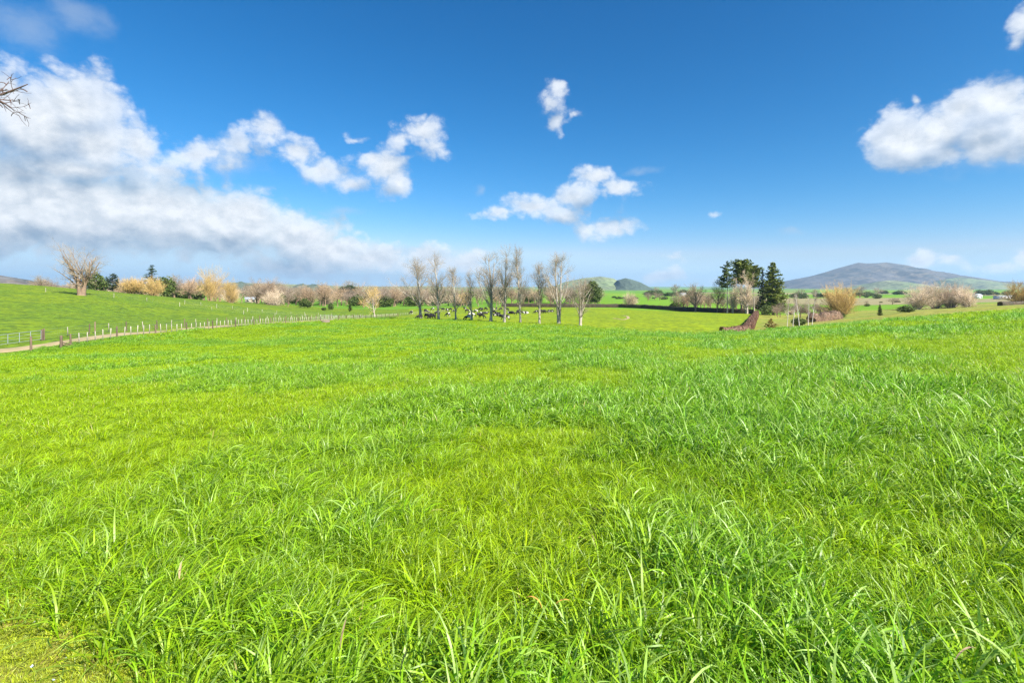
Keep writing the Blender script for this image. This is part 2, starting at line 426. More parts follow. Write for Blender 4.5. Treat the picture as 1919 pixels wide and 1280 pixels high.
M['twig_loose'] = leafy('loose_brown_hedge', (0.24, 0.15, 0.10), (0.13, 0.09, 0.055), 0.9, 0.15, rnd=0.25)
M['gold_shrub'] = leafy('russet_conifer', (0.30, 0.17, 0.04), (0.18, 0.12, 0.03), 0.8)
M['wall'] = simple('white_weatherboard', (0.72, 0.72, 0.72), (0.66, 0.66, 0.67), 2, 0.7)
M['roof'] = simple('grey_roof_iron', (0.46, 0.50, 0.55), (0.38, 0.42, 0.47), 2, 0.5)
M['pane'] = simple('window_glass', (0.05, 0.06, 0.07), None, 2, 0.1, spec=0.5)
M['mount'] = pasture('mountain_bush', (0.115, 0.112, 0.11), (0.05, 0.058, 0.055), (0.15, 0.13, 0.105), 0.0040, 0.010, 0.03, 0.0)
M['ridge'] = pasture('ridge_pasture', (0.17, 0.22, 0.10), (0.21, 0.23, 0.12), (0.12, 0.14, 0.08), 0.002, 0.006, 0.03, 0.0)
M['ridge_dark'] = pasture('ridge_forest', (0.075, 0.105, 0.075), (0.085, 0.115, 0.08), (0.065, 0.09, 0.065), 0.005, 0.02, 0.06, 0.0)

# ------------------------------------------------------------------ the lie of the land
CP = []
def cpx(*rows):
    for px, py, Y in rows: CP.append(tuple(uv(px, py, Y)))
def cpw(*rows):
    for x, y, z in rows: CP.append((x, y, z + EYE))
def col(u, *yz):
    for y_, z_ in yz: CP.append((u * y_, y_, z_))
col(-1.0, (8, -0.62), (14, -1.15), (25, -2.35), (35, -3.3))
col(-0.6, (9, -0.58), (16, -1.15), (30, -2.5), (50, -4.1))
col(-0.3, (10, -0.55), (18, -1.15), (32, -2.3), (55, -4.1), (100, -6.4))
col(0.0, (10, -0.48), (16, -0.85), (25, -1.5), (50, -3.2), (80, -5.15), (105, -6.35))
col(0.13, (25, -1.42), (50, -3.1), (80, -5.35), (100, -6.55))
col(0.25, (10, -0.42), (16, -0.75), (25, -1.38), (50, -3.15), (75, -5.35), (100, -7.3))
col(0.417, (15, -0.62), (25, -1.42), (40, -2.6), (60, -4.2), (75, -5.6), (88, -7.2))
col(0.563, (10, -0.22), (15, -0.46), (25, -1.0), (40, -2.05), (58, -3.2), (75, -4.7))
col(0.77, (10, -0.12), (15, -0.3), (25, -0.65), (36, -1.0), (50, -1.62), (70, -3.3))
col(1.0, (10, -0.10), (20, -0.22), (30, -0.28), (45, -0.42), (60, -1.6))
cpw((-20,60,-5.9),
    (-45,48,-6.15),(-45,57,-5.85),(-45,70,-6.2),(-45,82,-6.5),(-45,93,-6.95),(-45,121,-8.15),(-45,196,-11.4),(-45,150,-9.5),
    (-51,50,-6.1),(-51,70,-6.1),(-51,100,-7.1),(-70,70,-5.2),(-60,110,-7.0))
cpx((1086,612,118),(945,605,128),(788,598,150),(850,590,185),(1050,590,185),(1200,600,150),(1300,605,135),(1050,576,311),(1290,584,256),(1400,588,235),(780,580,290),
    (1360,629,104),(1400,604,150),
    (0,600,75),(0,560,115),(150,552,141),(60,538,165),(0,530.5,190),(250,570,130),(200,546,200),(300,557,190),(400,567,200),(500,575,230),(600,579,290),(700,580,300),
    (400,590,130),(300,595,110),(500,590,160),
    (1500,611,105),(1600,599,110),(1700,586,110),(1919,573,90),(1575,592,180),(1760,579,240),(1919,570,200),(1650,592,150),(1650,584,200),(1460,604,150),(1475,592,230),
    (1919,565,300),(1650,572,350),(1400,572,420),(1200,566,450),(1000,568,420),(800,570,420))
for az_ in (-50, -35, -20, 0, 20, 35, 50):
    for Y_, z_ in ((600, -15), (1200, -17.5), (2500, -19), (5000, -20), (9000, -20)):
        CP.append((math.tan(R(az_)) * Y_, Y_, z_ + EYE))
cpw((-300,300,-4),(-200,320,-8),(-120,330,-12.7),(-300,180,1.5),(-120,90,-2.8))
CP = np.array(CP)
AZ_LIM = R(54.0)
def lp(x, y):
    a = np.arctan2(x, y); r = np.hypot(x, y)
    return np.stack([np.clip(a, -AZ_LIM, AZ_LIM) * 2.6, np.log(np.maximum(r, 2.0))], -1)
def tps_k(A, B):
    d2 = ((A[:, None, :] - B[None, :, :]) ** 2).sum(-1)
    return 0.5 * d2 * np.log(d2 + 1e-12)
_c = lp(CP[:, 0], CP[:, 1])
_K = tps_k(_c, _c) + np.eye(len(_c)) * 0.004
_Pm = np.concatenate([np.ones((len(_c), 1)), _c], 1)
_A = np.block([[_K, _Pm], [_Pm.T, np.zeros((3, 3))]])
_w = np.linalg.solve(_A, np.concatenate([CP[:, 2], np.zeros(3)]))
def ground(x, y):
    x = np.atleast_1d(np.asarray(x, float)); y = np.atleast_1d(np.asarray(y, float))
    shp = x.shape; x = x.ravel(); y = y.ravel()
    z = np.empty(len(x))
    for i in range(0, len(x), 20000):
        q = lp(x[i:i + 20000], y[i:i + 20000])
        z[i:i + 20000] = tps_k(q, _c) @ _w[:-3] + _w[-3] + q @ _w[-2:]
    r = np.hypot(x, y); a = np.abs(np.arctan2(x, y))
    t = np.clip((r - 5.0) / 9.0, 0, 1); t = t * t * (3 - 2 * t)
    plane = 0.034 * x - 0.045 * y
    z = plane * (1 - t) + z * t
    back = np.clip((a - AZ_LIM) / (math.pi - AZ_LIM), 0, 1) ** 1.0
    back = back * back * (3 - 2 * back)
    z = z * (1 - back * t) + (-0.02 * np.minimum(r, 400) * 0.0) * back * t
    # gentle unevenness
    und = (vnoise(x, y, 3.1, 3) - 0.5) * 0.10 + (vnoise(x, y, 9.0, 4) - 0.5) * 0.16
    z = z + und * np.clip(r / 6.0, 0, 1) * np.clip(1.6 - r / 400.0, 0, 1)
    z = z + (vnoise(x, y, 45.0, 5) - 0.5) * np.clip((r - 250) / 600.0, 0, 1) * 2.0
    t2 = np.clip((r - 8500) / 4500.0, 0, 1)
    z = z + 27.0 * t2 * t2 * (3 - 2 * t2)
    return z.reshape(shp)
def gz(x, y): return float(ground(x, y)[0])
def on(px, py, near=3.0, far=600.0):
    """where the sight line of a photograph point first meets the ground"""
    Y = np.exp(np.linspace(math.log(near), math.log(far), 700))
    X = (px - 959.5) / F * Y
    Z = EYE + (HZ - py) / F * Y
    hit = np.nonzero(ground(X, Y) >= Z)[0]
    i = hit[0] if len(hit) else 699
    return float(X[i]), float(Y[i]), gz(X[i], Y[i])
def at(px, Y):
    x = (px - 959.5) / F * Y
    return (x, Y, gz(x, Y))

ROW = [(-60,178),(-44,168),(-26.8,150),(-1.9,128),(15.5,118),(25,103)]
CROP = [(-46,20),(-46,167)] + ROW[1:] + [(37,84),(44,66),(52,57),(66,55),(140,75),(140,-60),(-46,-60)]
HILL = [(-46,-60),(-46,167),(-42,215),(-60,300),(-110,310),(-150,330),(-330,330),(-330,-60)]
COW = [(-42,167)] + ROW[1:] + [(37,92),(43,103),(48,106),(116,240),(70,262),(25,316),(-35,322),(-60,300),(-42,215)]
SIDE = [(25,103),(37,84),(44,66),(52,57),(66,55),(140,75),(400,140),(400,330),(150,250),(116,240),(48,106),(43,103),(37,92)]
VERGE = [(-3.9,3.9),(-2.9,3.05),(-2.15,2.75),(-1.7,2.45),(-1.25,2.05),(-1.0,1.4),(-1.0,-4),(-12,-4),(-12,10),(-5.5,5.3)]

def build_terrain():
    az_in = np.linspace(-R(56), R(56), 440)
    az_out = np.linspace(R(56), 2 * math.pi - R(56), 60)[1:-1]
    azs = np.concatenate([az_in, az_out])
    rs = np.concatenate([[0.02], np.exp(np.linspace(math.log(0.6), math.log(14000), 410))])
    A_, R_ = np.meshgrid(azs, rs)
    X, Y = np.sin(A_) * R_, np.cos(A_) * R_
    Z = ground(X, Y)
    V = np.stack([X, Y, Z], -1).reshape(-1, 3)
    nr, na = len(rs), len(azs)
    i = np.arange(nr * na).reshape(nr, na)
    nx = np.roll(i, -1, axis=1)
    Q = np.stack([i[:-1], nx[:-1], nx[1:], i[1:]], -1).reshape(-1, 4)[:, ::-1]
    c = V[Q].mean(1)
    zone = np.zeros(len(Q), int)
    for n, poly in ((4, SIDE), (3, COW), (2, HILL), (1, CROP), (5, VERGE)):
        zone[inside(poly, c[:, 0], c[:, 1])] = n
    for n, (nm, mt) in enumerate((('far_land', 'far'), ('crop_field', 'soil'), ('hill_field', 'hill'), ('grazed_field', 'cow'), ('dry_field', 'side'), ('mown_lawn', 'verge'))):
        q = Q[zone == n]
        used, inv = np.unique(q, return_inverse=True)
        o = obj(nm, mesh_np(nm, V[used], inv.reshape(-1, 4), True, [M[mt]]))
        tag(o, kind='structure')
build_terrain()

# sandy farm track beside the fence
ys = np.linspace(18, 178, 320)
cx = -49.1 + 0.25 * np.sin(ys * 0.12) + 0.0 * ys
half = 1.55 + 0.3 * (vnoise(ys, ys * 0, 6.0, 9) - 0.5)
offs = np.linspace(-1, 1, 7)
TX = cx[:, None] + half[:, None] * offs[None, :] * (1 + 0.12 * (vnoise(ys[:, None] + 0 * offs, offs[None, :] * 50, 1.5, 8) - 0.5))
TY = np.repeat(ys[:, None], 7, 1)
TZ = ground(TX, TY) + 0.05 - 0.04 * (np.abs(offs) > 0.9)[None, :]
idx = np.arange(320 * 7).reshape(320, 7)
tag(obj('farm_track_path', mesh_np('farm_track', np.stack([TX, TY, TZ], -1).reshape(-1, 3),
    np.stack([idx[:-1, :-1], idx[:-1, 1:], idx[1:, 1:], idx[1:, :-1]], -1).reshape(-1, 4), True, [M['track']])), kind='structure')

# ------------------------------------------------------------------ far hills
def hill_mesh(name, prof, Y0, depth, mat, seed, rough=0.25, base=-22.0, n=150):
    """prof: skyline as photograph points; a ridge of that outline standing at distance Y0"""
    px = np.array([p[0] for p in prof], float); py = np.array([p[1] for p in prof], float)
    X0 = (px - 959.5) / F * Y0; H0 = EYE + (HZ - py) / F * Y0 - base
    xs = np.linspace(X0[0], X0[-1], n); h = np.interp(xs, X0, H0)
    v = np.linspace(-1, 1, 41)
    XX, VV = np.meshgrid(xs, v)
    cross = np.clip(1 - np.abs(VV) ** 1.15, 0, 1)
    span = X0[-1] - X0[0]
    rid = fbm(XX, VV * depth * 0.5, span * 0.06, seed, 4) - 0.5
    HH = h[None, :] * cross * (1 + rough * rid * 2.0 * (1 - 0.96 * np.exp(-(VV / 0.28) ** 2)))
    YY = Y0 + VV * depth
    V = np.stack([XX, YY, base + HH], -1).reshape(-1, 3)
    i = np.arange(len(v) * n).reshape(len(v), n)
    Q = np.stack([i[:-1, :-1], i[:-1, 1:], i[1:, 1:], i[1:, :-1]], -1).reshape(-1, 4)
    return tag(obj(name, mesh_np(name, V, Q, True, [M[mat]])), kind='structure')
hill_mesh('mountain', [(1430,545),(1470,533),(1490,527),(1520,518),(1560,507),(1588,498),(1608,492),(1625,493.5),(1642,493),(1660,491),(1680,494),(1700,502),(1730,508),(1760,517),(1790,520),(1815,526),(1850,530),(1900,533),(1960,545)], 6500, 1500, 'mount', 1, 0.34)
hill_mesh('hill', [(1600,546),(1632,536),(1652,527),(1672,525),(1690,531),(1712,540),(1730,546)], 4200, 600, 'ridge', 2, 0.1)
hill_mesh('hill', [(1740,545),(1770,524),(1800,519),(1830,524),(1870,530),(1919,533),(1990,537),(2100,545)], 5200, 700, 'ridge', 3, 0.15)
hill_mesh('hill', [(1010,546),(1060,528),(1095,521),(1125,518),(1150,522),(1165,531),(1190,545)], 3600, 500, 'ridge', 4, 0.15)
hill_mesh('hill', [(1138,546),(1152,532),(1157,525),(1172,521),(1185,524),(1200,529),(1212,537),(1225,546)], 3300, 300, 'ridge_dark', 5, 0.1)
hill_mesh('hill', [(300,546),(380,537),(440,529),(480,531),(520,532),(560,533),(640,536),(720,537),(800,536),(900,540),(1000,546)], 3000, 600, 'ridge', 6, 0.12)
hill_mesh('hill', [(420,545),(440,530),(452,527),(465,532),(490,534),(510,531),(518,540),(526,546)], 2600, 200, 'ridge_dark', 7, 0.12)
hill_mesh('hill', [(552,546),(558,533),(568,531),(576,536),(585,532),(596,533),(604,546)], 2500, 150, 'ridge_dark', 8, 0.1)
hill_mesh('hill', [(-120,530),(-40,508),(0,516),(20,519),(40,524),(70,530),(110,540)], 1400, 250, 'mount', 9, 0.15)

# ------------------------------------------------------------------ grass
def blade_patch(name, seed, n, rad, L, W0, segs, tufts, wind=0.35, droop=(0.7, 2.3), lean=(0.1, 0.75), mat='grass', flat=0.0):
    rng = np.random.default_rng(seed)
    tc_ = rng.uniform(-rad, rad, (tufts, 2))
    tl = rng.uniform(0.75, 1.2, tufts)
    ti = rng.integers(0, tufts, n)
    sp = rad * 0.9 / math.sqrt(tufts)
    b = tc_[ti] + rng.normal(0, sp * 0.55, (n, 2))
    out_dir = b - tc_[ti]
    phi = np.arctan2(out_dir[:, 1], out_dir[:, 0]) + rng.normal(0, 0.7, n)
    dirv = np.stack([np.cos(phi), np.sin(phi)], 1) + np.array([wind, wind * 0.15])
    phi = np.arctan2(dirv[:, 1], dirv[:, 0])
    ln = rng.uniform(L[0], L[1], n) * tl[ti] * (0.55 + 0.45 * rng.random(n) ** 0.5)
    th0 = rng.uniform(lean[0], lean[1], n); dr = rng.uniform(droop[0], droop[1], n)
    bend = rng.uniform(1.2, 2.6, n)
    s = np.linspace(0, 1, segs + 1)
    th = th0[:, None] + dr[:, None] * s[None, :] ** bend[:, None]
    step = ln[:, None] / segs
    dx = np.sin(th) * step; dz = np.cos(th) * step
    X = np.concatenate([np.zeros((n, 1)), np.cumsum(dx[:, :-1], 1)], 1)
    Z = np.concatenate([np.zeros((n, 1)), np.cumsum(dz[:, :-1], 1)], 1)
    Z = np.maximum(Z, 0.004)
    phs = phi[:, None] + rng.normal(0, 0.25, n)[:, None] * s[None, :]
    cxy = np.stack([b[:, 0:1] + np.cos(phs) * X, b[:, 1:2] + np.sin(phs) * X, Z - 0.015], -1)
    w = rng.uniform(W0[0], W0[1], n)[:, None] * np.clip((0.55 + 1.2 * s) * (1 - s ** 2.2), 0.06, 1)[None, :] * 0.5
    tw = rng.uniform(-0.9, 0.9, n)[:, None] + rng.normal(0, 0.7, n)[:, None] * s[None, :]
    side = np.stack([-np.sin(phs) * np.cos(tw), np.cos(phs) * np.cos(tw), np.sin(tw)], -1)
    V = np.stack([cxy - side * w[..., None], cxy + side * w[..., None]], 2)       # n, segs+1, 2, 3
    i = np.arange(n * (segs + 1) * 2).reshape(n, segs + 1, 2)
    Q = np.stack([i[:, :-1, 0], i[:, :-1, 1], i[:, 1:, 1], i[:, 1:, 0]], -1).reshape(-1, 4)
    rnd = np.repeat(rng.random(n), (segs + 1) * 2)
    return mesh_np(name, V.reshape(-1, 3), Q, True, [M[mat]], {'rnd': rnd})

def scatter(name, pts, rot, scl, var, meshes, kind='stuff', lush=None, label=None, cat=None, mats=()):
    """one object: many small instances of a few meshes, placed by its own points"""
    me = mesh_np(name + '_points', pts, np.zeros((0, 3), int), attrs={'rot': rot, 'scl': scl, 'vidx': var.astype(int), **({'lush': lush} if lush is not None else {})})
    for m in mats: me.materials.append(m)
    o = obj(name, me)
    ng = bpy.data.node_groups.new(name, 'GeometryNodeTree')
    ng.interface.new_socket('Geometry', in_out='INPUT', socket_type='NodeSocketGeometry')
    ng.interface.new_socket('Geometry', in_out='OUTPUT', socket_type='NodeSocketGeometry')
    N = ng.nodes; Lk = ng.links
    gi, go = N.new('NodeGroupInput'), N.new('NodeGroupOutput')
    jn = N.new('GeometryNodeJoinGeometry')
    for m in reversed(meshes):
        src = bpy.data.objects.new('pattern', m)
        oi = N.new('GeometryNodeObjectInfo'); oi.inputs['Object'].default_value = src
        oi.transform_space = 'ORIGINAL'; oi.inputs['As Instance'].default_value = False
        g2i = N.new('GeometryNodeGeometryToInstance')
        Lk.new(oi.outputs['Geometry'], g2i.inputs[0]); Lk.new(g2i.outputs[0], jn.inputs[0])
    iop = N.new('GeometryNodeInstanceOnPoints')
    m2p = N.new('GeometryNodeMeshToPoints')
    Lk.new(gi.outputs[0], m2p.inputs['Mesh']); Lk.new(m2p.outputs[0], iop.inputs['Points'])
    Lk.new(jn.outputs[0], iop.inputs['Instance']); iop.inputs['Pick Instance'].default_value = True
    def na(nm, tp):
        a = N.new('GeometryNodeInputNamedAttribute'); a.data_type = tp; a.inputs['Name'].default_value = nm
        return a.outputs['Attribute']
    Lk.new(na('vidx', 'INT'), iop.inputs['Instance Index'])
    Lk.new(na('rot', 'FLOAT_VECTOR'), iop.inputs['Rotation']); Lk.new(na('scl', 'FLOAT_VECTOR'), iop.inputs['Scale'])
    Lk.new(iop.outputs[0], go.inputs[0])
    md = o.modifiers.new('scatter', 'NODES'); md.node_group = ng
    tag(o, label, cat, kind=kind)
    return o

def lushness(x, y):
    n = fbm(x, y * 0.8, 2.6, 21, 3) * 0.62 + fbm(x, y, 9.0, 33, 2) * 0.38
    l = np.clip((n - 0.48) / 0.15, 0, 1)
    r = np.hypot(x, y)
    bias = np.clip((x - 0.08 * r) / (4 + 0.45 * r), -0.6, 0.5) * 0.62
    near = np.clip(1.3 - r / 16.0, 0, 1)
    return np.clip(l * (0.9 - 0.25 * near) + bias * (0.35 + 0.65 * near), 0, 1)
def grass_ring(name, y0, y1, step, variants, seed, poly_test, hscale=1.0, margin=2.5):
    rng = np.random.default_rng(seed)
    gx = np.arange(-y1 * 1.08 - margin, y1 * 1.08 + margin, step); gy = np.arange(max(0.6, y0 * 0.86), y1 * 1.04, step)
    X, Y = np.meshgrid(gx, gy); X = X.ravel(); Y = Y.ravel()
    X = X + rng.uniform(-.5, .5, len(X)) * step; Y = Y + rng.uniform(-.5, .5, len(Y)) * step
    jy0 = y0 * (1 + rng.uniform(-0.10, 0.10, len(X))); jy1 = y1 * (1 + rng.uniform(-0.06, 0.02, len(X)))
    k = (Y > jy0) & (Y < jy1) & (np.abs(X) < Y * 1.06 + margin) & poly_test(X, Y)
    X, Y = X[k], Y[k]
    Z = ground(X, Y)
    l = lushness(X, Y)
    h = (0.60 + 0.62 * l + rng.normal(0, 0.13, len(X))) * hscale
    h *= 1.0 + 0.12 * np.clip(X / (Y + 3), -1, 1)
    rot = np.stack([rng.normal(0, 0.06, len(X)), rng.normal(0, 0.06, len(X)), rng.uniform(-0.9, 0.9, len(X))], 1)
    wsc = 0.9 + 0.3 * l
    return dict(p=np.stack([X, Y, Z], 1), r=rot, s=np.stack([wsc, wsc, h], 1), v=rng.integers(0, variants // 2, len(X)) + (variants // 2) * (l + rng.normal(0, 0.22, len(X)) > 0.5), l=l)
in_crop = lambda x, y: inside(CROP, x, y) & ~inside(VERGE, x, y)
GA = [blade_patch('grass_near', 100 + i, 215, 0.20, (0.17, 0.32), (0.0042, 0.0085), 6, 8) for i in range(5)] + \
     [blade_patch('grass_near_broad', 150 + i, 125, 0.20, (0.24, 0.42), (0.0075, 0.0140), 7, 6) for i in range(5)]
GB = [blade_patch('grass_mid', 200 + i, 560, 0.45, (0.17, 0.31), (0.006, 0.0105), 4, 22) for i in range(4)] + \
     [blade_patch('grass_mid_broad', 250 + i, 330, 0.45, (0.22, 0.38), (0.010, 0.017), 5, 15) for i in range(4)]
GC = [blade_patch('grass_far', 300 + i, 1000, 1.1, (0.20, 0.34), (0.012, 0.02), 3, 45) for i in range(5)]
GD = [blade_patch('grass_distant', 400 + i, 2600, 2.8, (0.18, 0.32), (0.025, 0.045), 2, 120, droop=(0.3, 1.2)) for i in range(4)]
for nm, y0, y1, st, mset, sd in (('grass', 0.6, 7.0, 0.22, GA, 1), ('grass', 7.0, 22.0, 0.5, GB, 2), ('grass', 22.0, 60.0, 1.2, GC, 3), ('grass', 60.0, 172.0, 3.0, GD, 4)):
    g = grass_ring(nm, y0, y1, st, len(mset), sd, in_crop)
    scatter(nm, g['p'], g['r'], g['s'], g['v'], mset, lush=g['l'])
# mown edge in the near corner: short turf
GV = [blade_patch('turf', 500 + i, 620, 0.17, (0.03, 0.08), (0.0025, 0.005), 3, 40, droop=(0.3, 1.4), lean=(0.1, 0.8), mat='short') for i in range(5)]
g = grass_ring('short_grass', 0.6, 7.0, 0.17, 5, 5, lambda x, y: inside(VERGE, x, y), 1.0)
scatter('grass', g['p'], g['r'], g['s'], g['v'], GV, lush=g['l'])

# ------------------------------------------------------------------ fences
def make_fence(label, xs_ys, post_every, battens, h=1.2, group=None, wires=(0.25, 0.5, 0.75, 1.0), post_r=0.09, batten_mat='batten', post_mat='post', seed=0, name='wire_fence', skip=()):
    """xs_ys: start and end on the plan"""
    (x0, y0), (x1, y1) = xs_ys
    rng = np.random.default_rng(seed)
    Ln = math.hypot(x1 - x0, y1 - y0); n = int(round(Ln / post_every))
    root = thing(name, label, 'fence', (x0, y0, gz(x0, y0)), 0, group)
    base = np.array(root.location)
    pm = mesh_np('fence_post', *post_shape(post_r, h + 0.12), True, [M[post_mat]])
    bm_ = mesh_np('fence_batten', *boxes([(-0.035, 0.035, -0.03, 0.03, -0.02, h)]), False, [M[batten_mat]])
    tops = []
    for i in range(n + 1):
        t = i / n; x, y = x0 + (x1 - x0) * t, y0 + (y1 - y0) * t
        x += rng.normal(0, 0.03)
        p = np.array((x, y, gz(x, y)))
        if i not in skip:
            obj('post', pm, root, p - base, (rng.normal(0, 0.03), rng.normal(0, 0.03), rng.uniform(0, 6)), (1, 1, rng.uniform(0.92, 1.08)))
        tops.append(p)
        if i < n:
            for j in range(1, battens + 1):
                s = (i + j / (battens + 1)) / n
                bx, by = x0 + (x1 - x0) * s, y0 + (y1 - y0) * s
                obj('batten', bm_, root, np.array((bx, by, gz(bx, by) + 0.06)) - base, (rng.normal(0, 0.035), rng.normal(0, 0.035), rng.normal(0, 0.1)), (1, 1, rng.uniform(0.94, 1.03)))
    tops = np.array(tops)
    for hw in wires:
        pl = (tops + np.array((0.06, 0, hw * h)) - base)[None]
        obj('wire', mesh_np('wire', *tubes(pl, np.full(pl.shape[:2], 0.006), 3), False, [M['wire']]), root)
    return root
def post_shape(r, h, sides=7):
    z = np.array([-0.4, 0.0, h * 0.6, h - 0.03, h, h + 0.012])
    rr = np.array([r, r, r * 0.94, r * 0.9, r * 0.75, 0.01])
    pl = np.zeros((1, 6, 3)); pl[0, :, 2] = z
    return tubes(pl, rr[None], sides)
make_fence('long post and batten fence along the near side of the sandy track', ((-45, 52.2), (-45, 201)), 6.2, 5, seed=1)
make_fence('sparser wire fence along the far hillside edge of the sandy track', ((-53, 58), (-53, 182)), 6.2, 1, seed=2, h=1.15, post_r=0.075)
make_fence('short wire fence on the hill in front of the lone bare tree', ((-128, 140.5), (-60, 149)), 17, 1, seed=3, h=1.1, post_r=0.06, post_mat='batten')
make_fence('distant white post fence crossing the lower hillside paddock', ((-101, 158), (-62, 176)), 8.5, 1, seed=4, h=1.15, post_r=0.06, post_mat='batten')
make_fence('post and batten fence closing the cow paddock near the leaning bare trees', ((-45, 203), (-30, 232)), 6, 5, seed=5)
# gateway posts
gp = lambda lab, px, Y, h, r, mat='post': tag(obj('gate_post', mesh_np('gate_post', *post_shape(r, h), True, [M[mat]]), None, at(px, Y)), lab, 'post')
gp('lone dark gate post standing at the field edge below the track', 58, 48.6, 1.55, 0.10)
gp('stout grey gate post holding the end of the metal gate', 79, 57.6, 1.25, 0.13)
sp_ = thing('brace_post', 'dark strainer post with slanting timber braces where the fence begins', 'post', at(114.5, 51.3))
obj('post', mesh_np('strainer', *post_shape(0.13, 1.25), True, [M['post']]), sp_)
for k_, (z0, dx, dz) in enumerate(((0.55, 1.5, -0.45), (0.35, 1.35, -0.35))):
    pl = np.array([[(0, 0.1 + 0.02 * k_, z0), (dx, 0.5, z0 + dz)]], float)
    obj('brace', mesh_np('brace', *tubes(pl, np.full((1, 2), 0.06), 6), False, [M['post']]), sp_)
tag(obj('marker_post', mesh_np('marker_post', *post_shape(0.08, 1.5), True, [M['bark_brown']]), None, at(178, 65.5)), 'taller reddish post rising behind the start of the batten fence', 'post')
def tube_gate(name, label, A, B, h=1.15, bars=5, uprights=4, mat='galv'):
    A, B = np.array(A, float), np.array(B, float)
    root = thing(name, label, 'gate', A)
    d = B - A
    def bar(nm, p, q, r):
        pl = np.array([[p, q]], float)
        obj(nm, mesh_np(nm, *tubes(pl, np.full((1, 2), r), 6), True, [M[mat]]), root)
    for i in range(bars):
        z = 0.15 + (h - 0.15) * i / (bars - 1)
        bar('rail', (0, 0, z), (d[0], d[1], d[2] + z), 0.025 if i in (0, bars - 1) else 0.012)
    for i in range(uprights + 1):
        t = i / uprights
        bar('upright', (d[0] * t, d[1] * t, d[2] * t + 0.15), (d[0] * t, d[1] * t, d[2] * t + h), 0.03)
    return root
tube_gate('metal_gate', 'galvanised pipe gate on the far side of the track at the hillside paddock', at(-8, 52.6), at(77, 57.5), h=1.15, bars=4, uprights=4)
tube_gate('metal_gate', 'small distant pale metal gate beyond the water trough', at(600, 139), at(634, 142), h=1.1, bars=4, uprights=2)

# water trough by the fence
tx, ty, tz = on(610, 606)
tr = thing('water_trough', 'low brown concrete water trough at the fence in the crop field', 'trough', (tx, ty, tz), 0.1)
ang = np.linspace(0, 2 * np.pi, 20, endpoint=False)
prof = np.array([(0.86, -0.1), (0.90, 0.1), (0.92, 0.62), (0.86, 0.66), (0.79, 0.63), (0.77, 0.45)])
TV = np.stack([np.outer(prof[:, 0], np.cos(ang)), np.outer(prof[:, 0], np.sin(ang)), np.repeat(prof[:, 1:2], 20, 1)], -1).reshape(-1, 3)
ii = np.arange(6 * 20).reshape(6, 20); nn = np.roll(ii, -1, 1)
obj('basin', mesh_np('basin', TV, np.stack([ii[:-1], nn[:-1], nn[1:], ii[1:]], -1).reshape(-1, 4), False, [M['concrete']]), tr)
obj('water', mesh_np('trough_water', np.stack([0.775 * np.cos(ang), 0.775 * np.sin(ang), np.full(20, 0.52)], -1), np.arange(20)[None], False, [M['water']]), tr)

# ------------------------------------------------------------------ trees
def grow(rng, PP, PR, n, t0, t1, ang, length, up, wob, npts, rr, rmin=0.012, tip=0.35):
    N, m, _ = PP.shape
    pi = np.repeat(np.arange(N), n); K = len(pi)
    t = rng.uniform(t0, t1, K)
    f = t * (m - 1); i0 = np.minimum(f.astype(int), m - 2); fr = f - i0
    A, B = PP[pi, i0], PP[pi, i0 + 1]
    st = A + (B - A) * fr[:, None]
    T = B - A; T /= np.linalg.norm(T, axis=1, keepdims=True) + 1e-9
    r0 = PR[pi, i0] * (1 - fr) + PR[pi, i0 + 1] * fr
    rv = rng.normal(0, 1, (K, 3)); rv -= (rv * T).sum(1, keepdims=True) * T; rv /= np.linalg.norm(rv, axis=1, keepdims=True)
    a = np.radians(rng.uniform(ang[0], ang[1], K))[:, None]
    d = T * np.cos(a) + rv * np.sin(a)
    L = length(t, rng, K)
    P_ = np.empty((K, npts, 3)); P_[:, 0] = st
    for j in range(1, npts):
        d = d + np.array((0, 0, up)) + rng.normal(0, wob, (K, 3)); d /= np.linalg.norm(d, axis=1, keepdims=True)
        P_[:, j] = P_[:, j - 1] + d * (L / (npts - 1))[:, None]
    rs_ = np.maximum(r0 * rr, rmin)
    RR = np.maximum(rs_[:, None] * np.linspace(1, tip, npts)[None, :], rmin * 0.6)
    return P_, RR
def stems(rng, n, H, r0, spread, wob, npts=9, tip=0.15, base=0.15, lean=(0, 0), lr=(0.85, 1.05)):
    P_ = np.empty((n, npts, 3)); a = rng.uniform(0, 2 * np.pi, n)
    P_[:, 0] = np.stack([base * np.cos(a), base * np.sin(a), np.full(n, -0.3)], 1)
    s = rng.uniform(0.3 if n < 15 else 0.0, 1, n) * spread
    d = np.stack([np.cos(a) * s + lean[0], np.sin(a) * s + lean[1], np.ones(n)], 1); d /= np.linalg.norm(d, axis=1, keepdims=True)
    L = H * rng.uniform(lr[0], lr[1], n) / (npts - 1)
    for j in range(1, npts):
        d = d + np.array((0, 0, 0.06)) + rng.normal(0, wob, (n, 3)); d /= np.linalg.norm(d, axis=1, keepdims=True)
        P_[:, j] = P_[:, j - 1] + d * L[:, None]
    w = np.linspace(0, 1, npts)
    RR = (r0 * rng.uniform(0.8, 1.1, n))[:, None] * (tip + (1 - tip) * (1 - w) ** 0.9)[None, :]
    RR[:, 0] *= 1.35
    return P_, RR
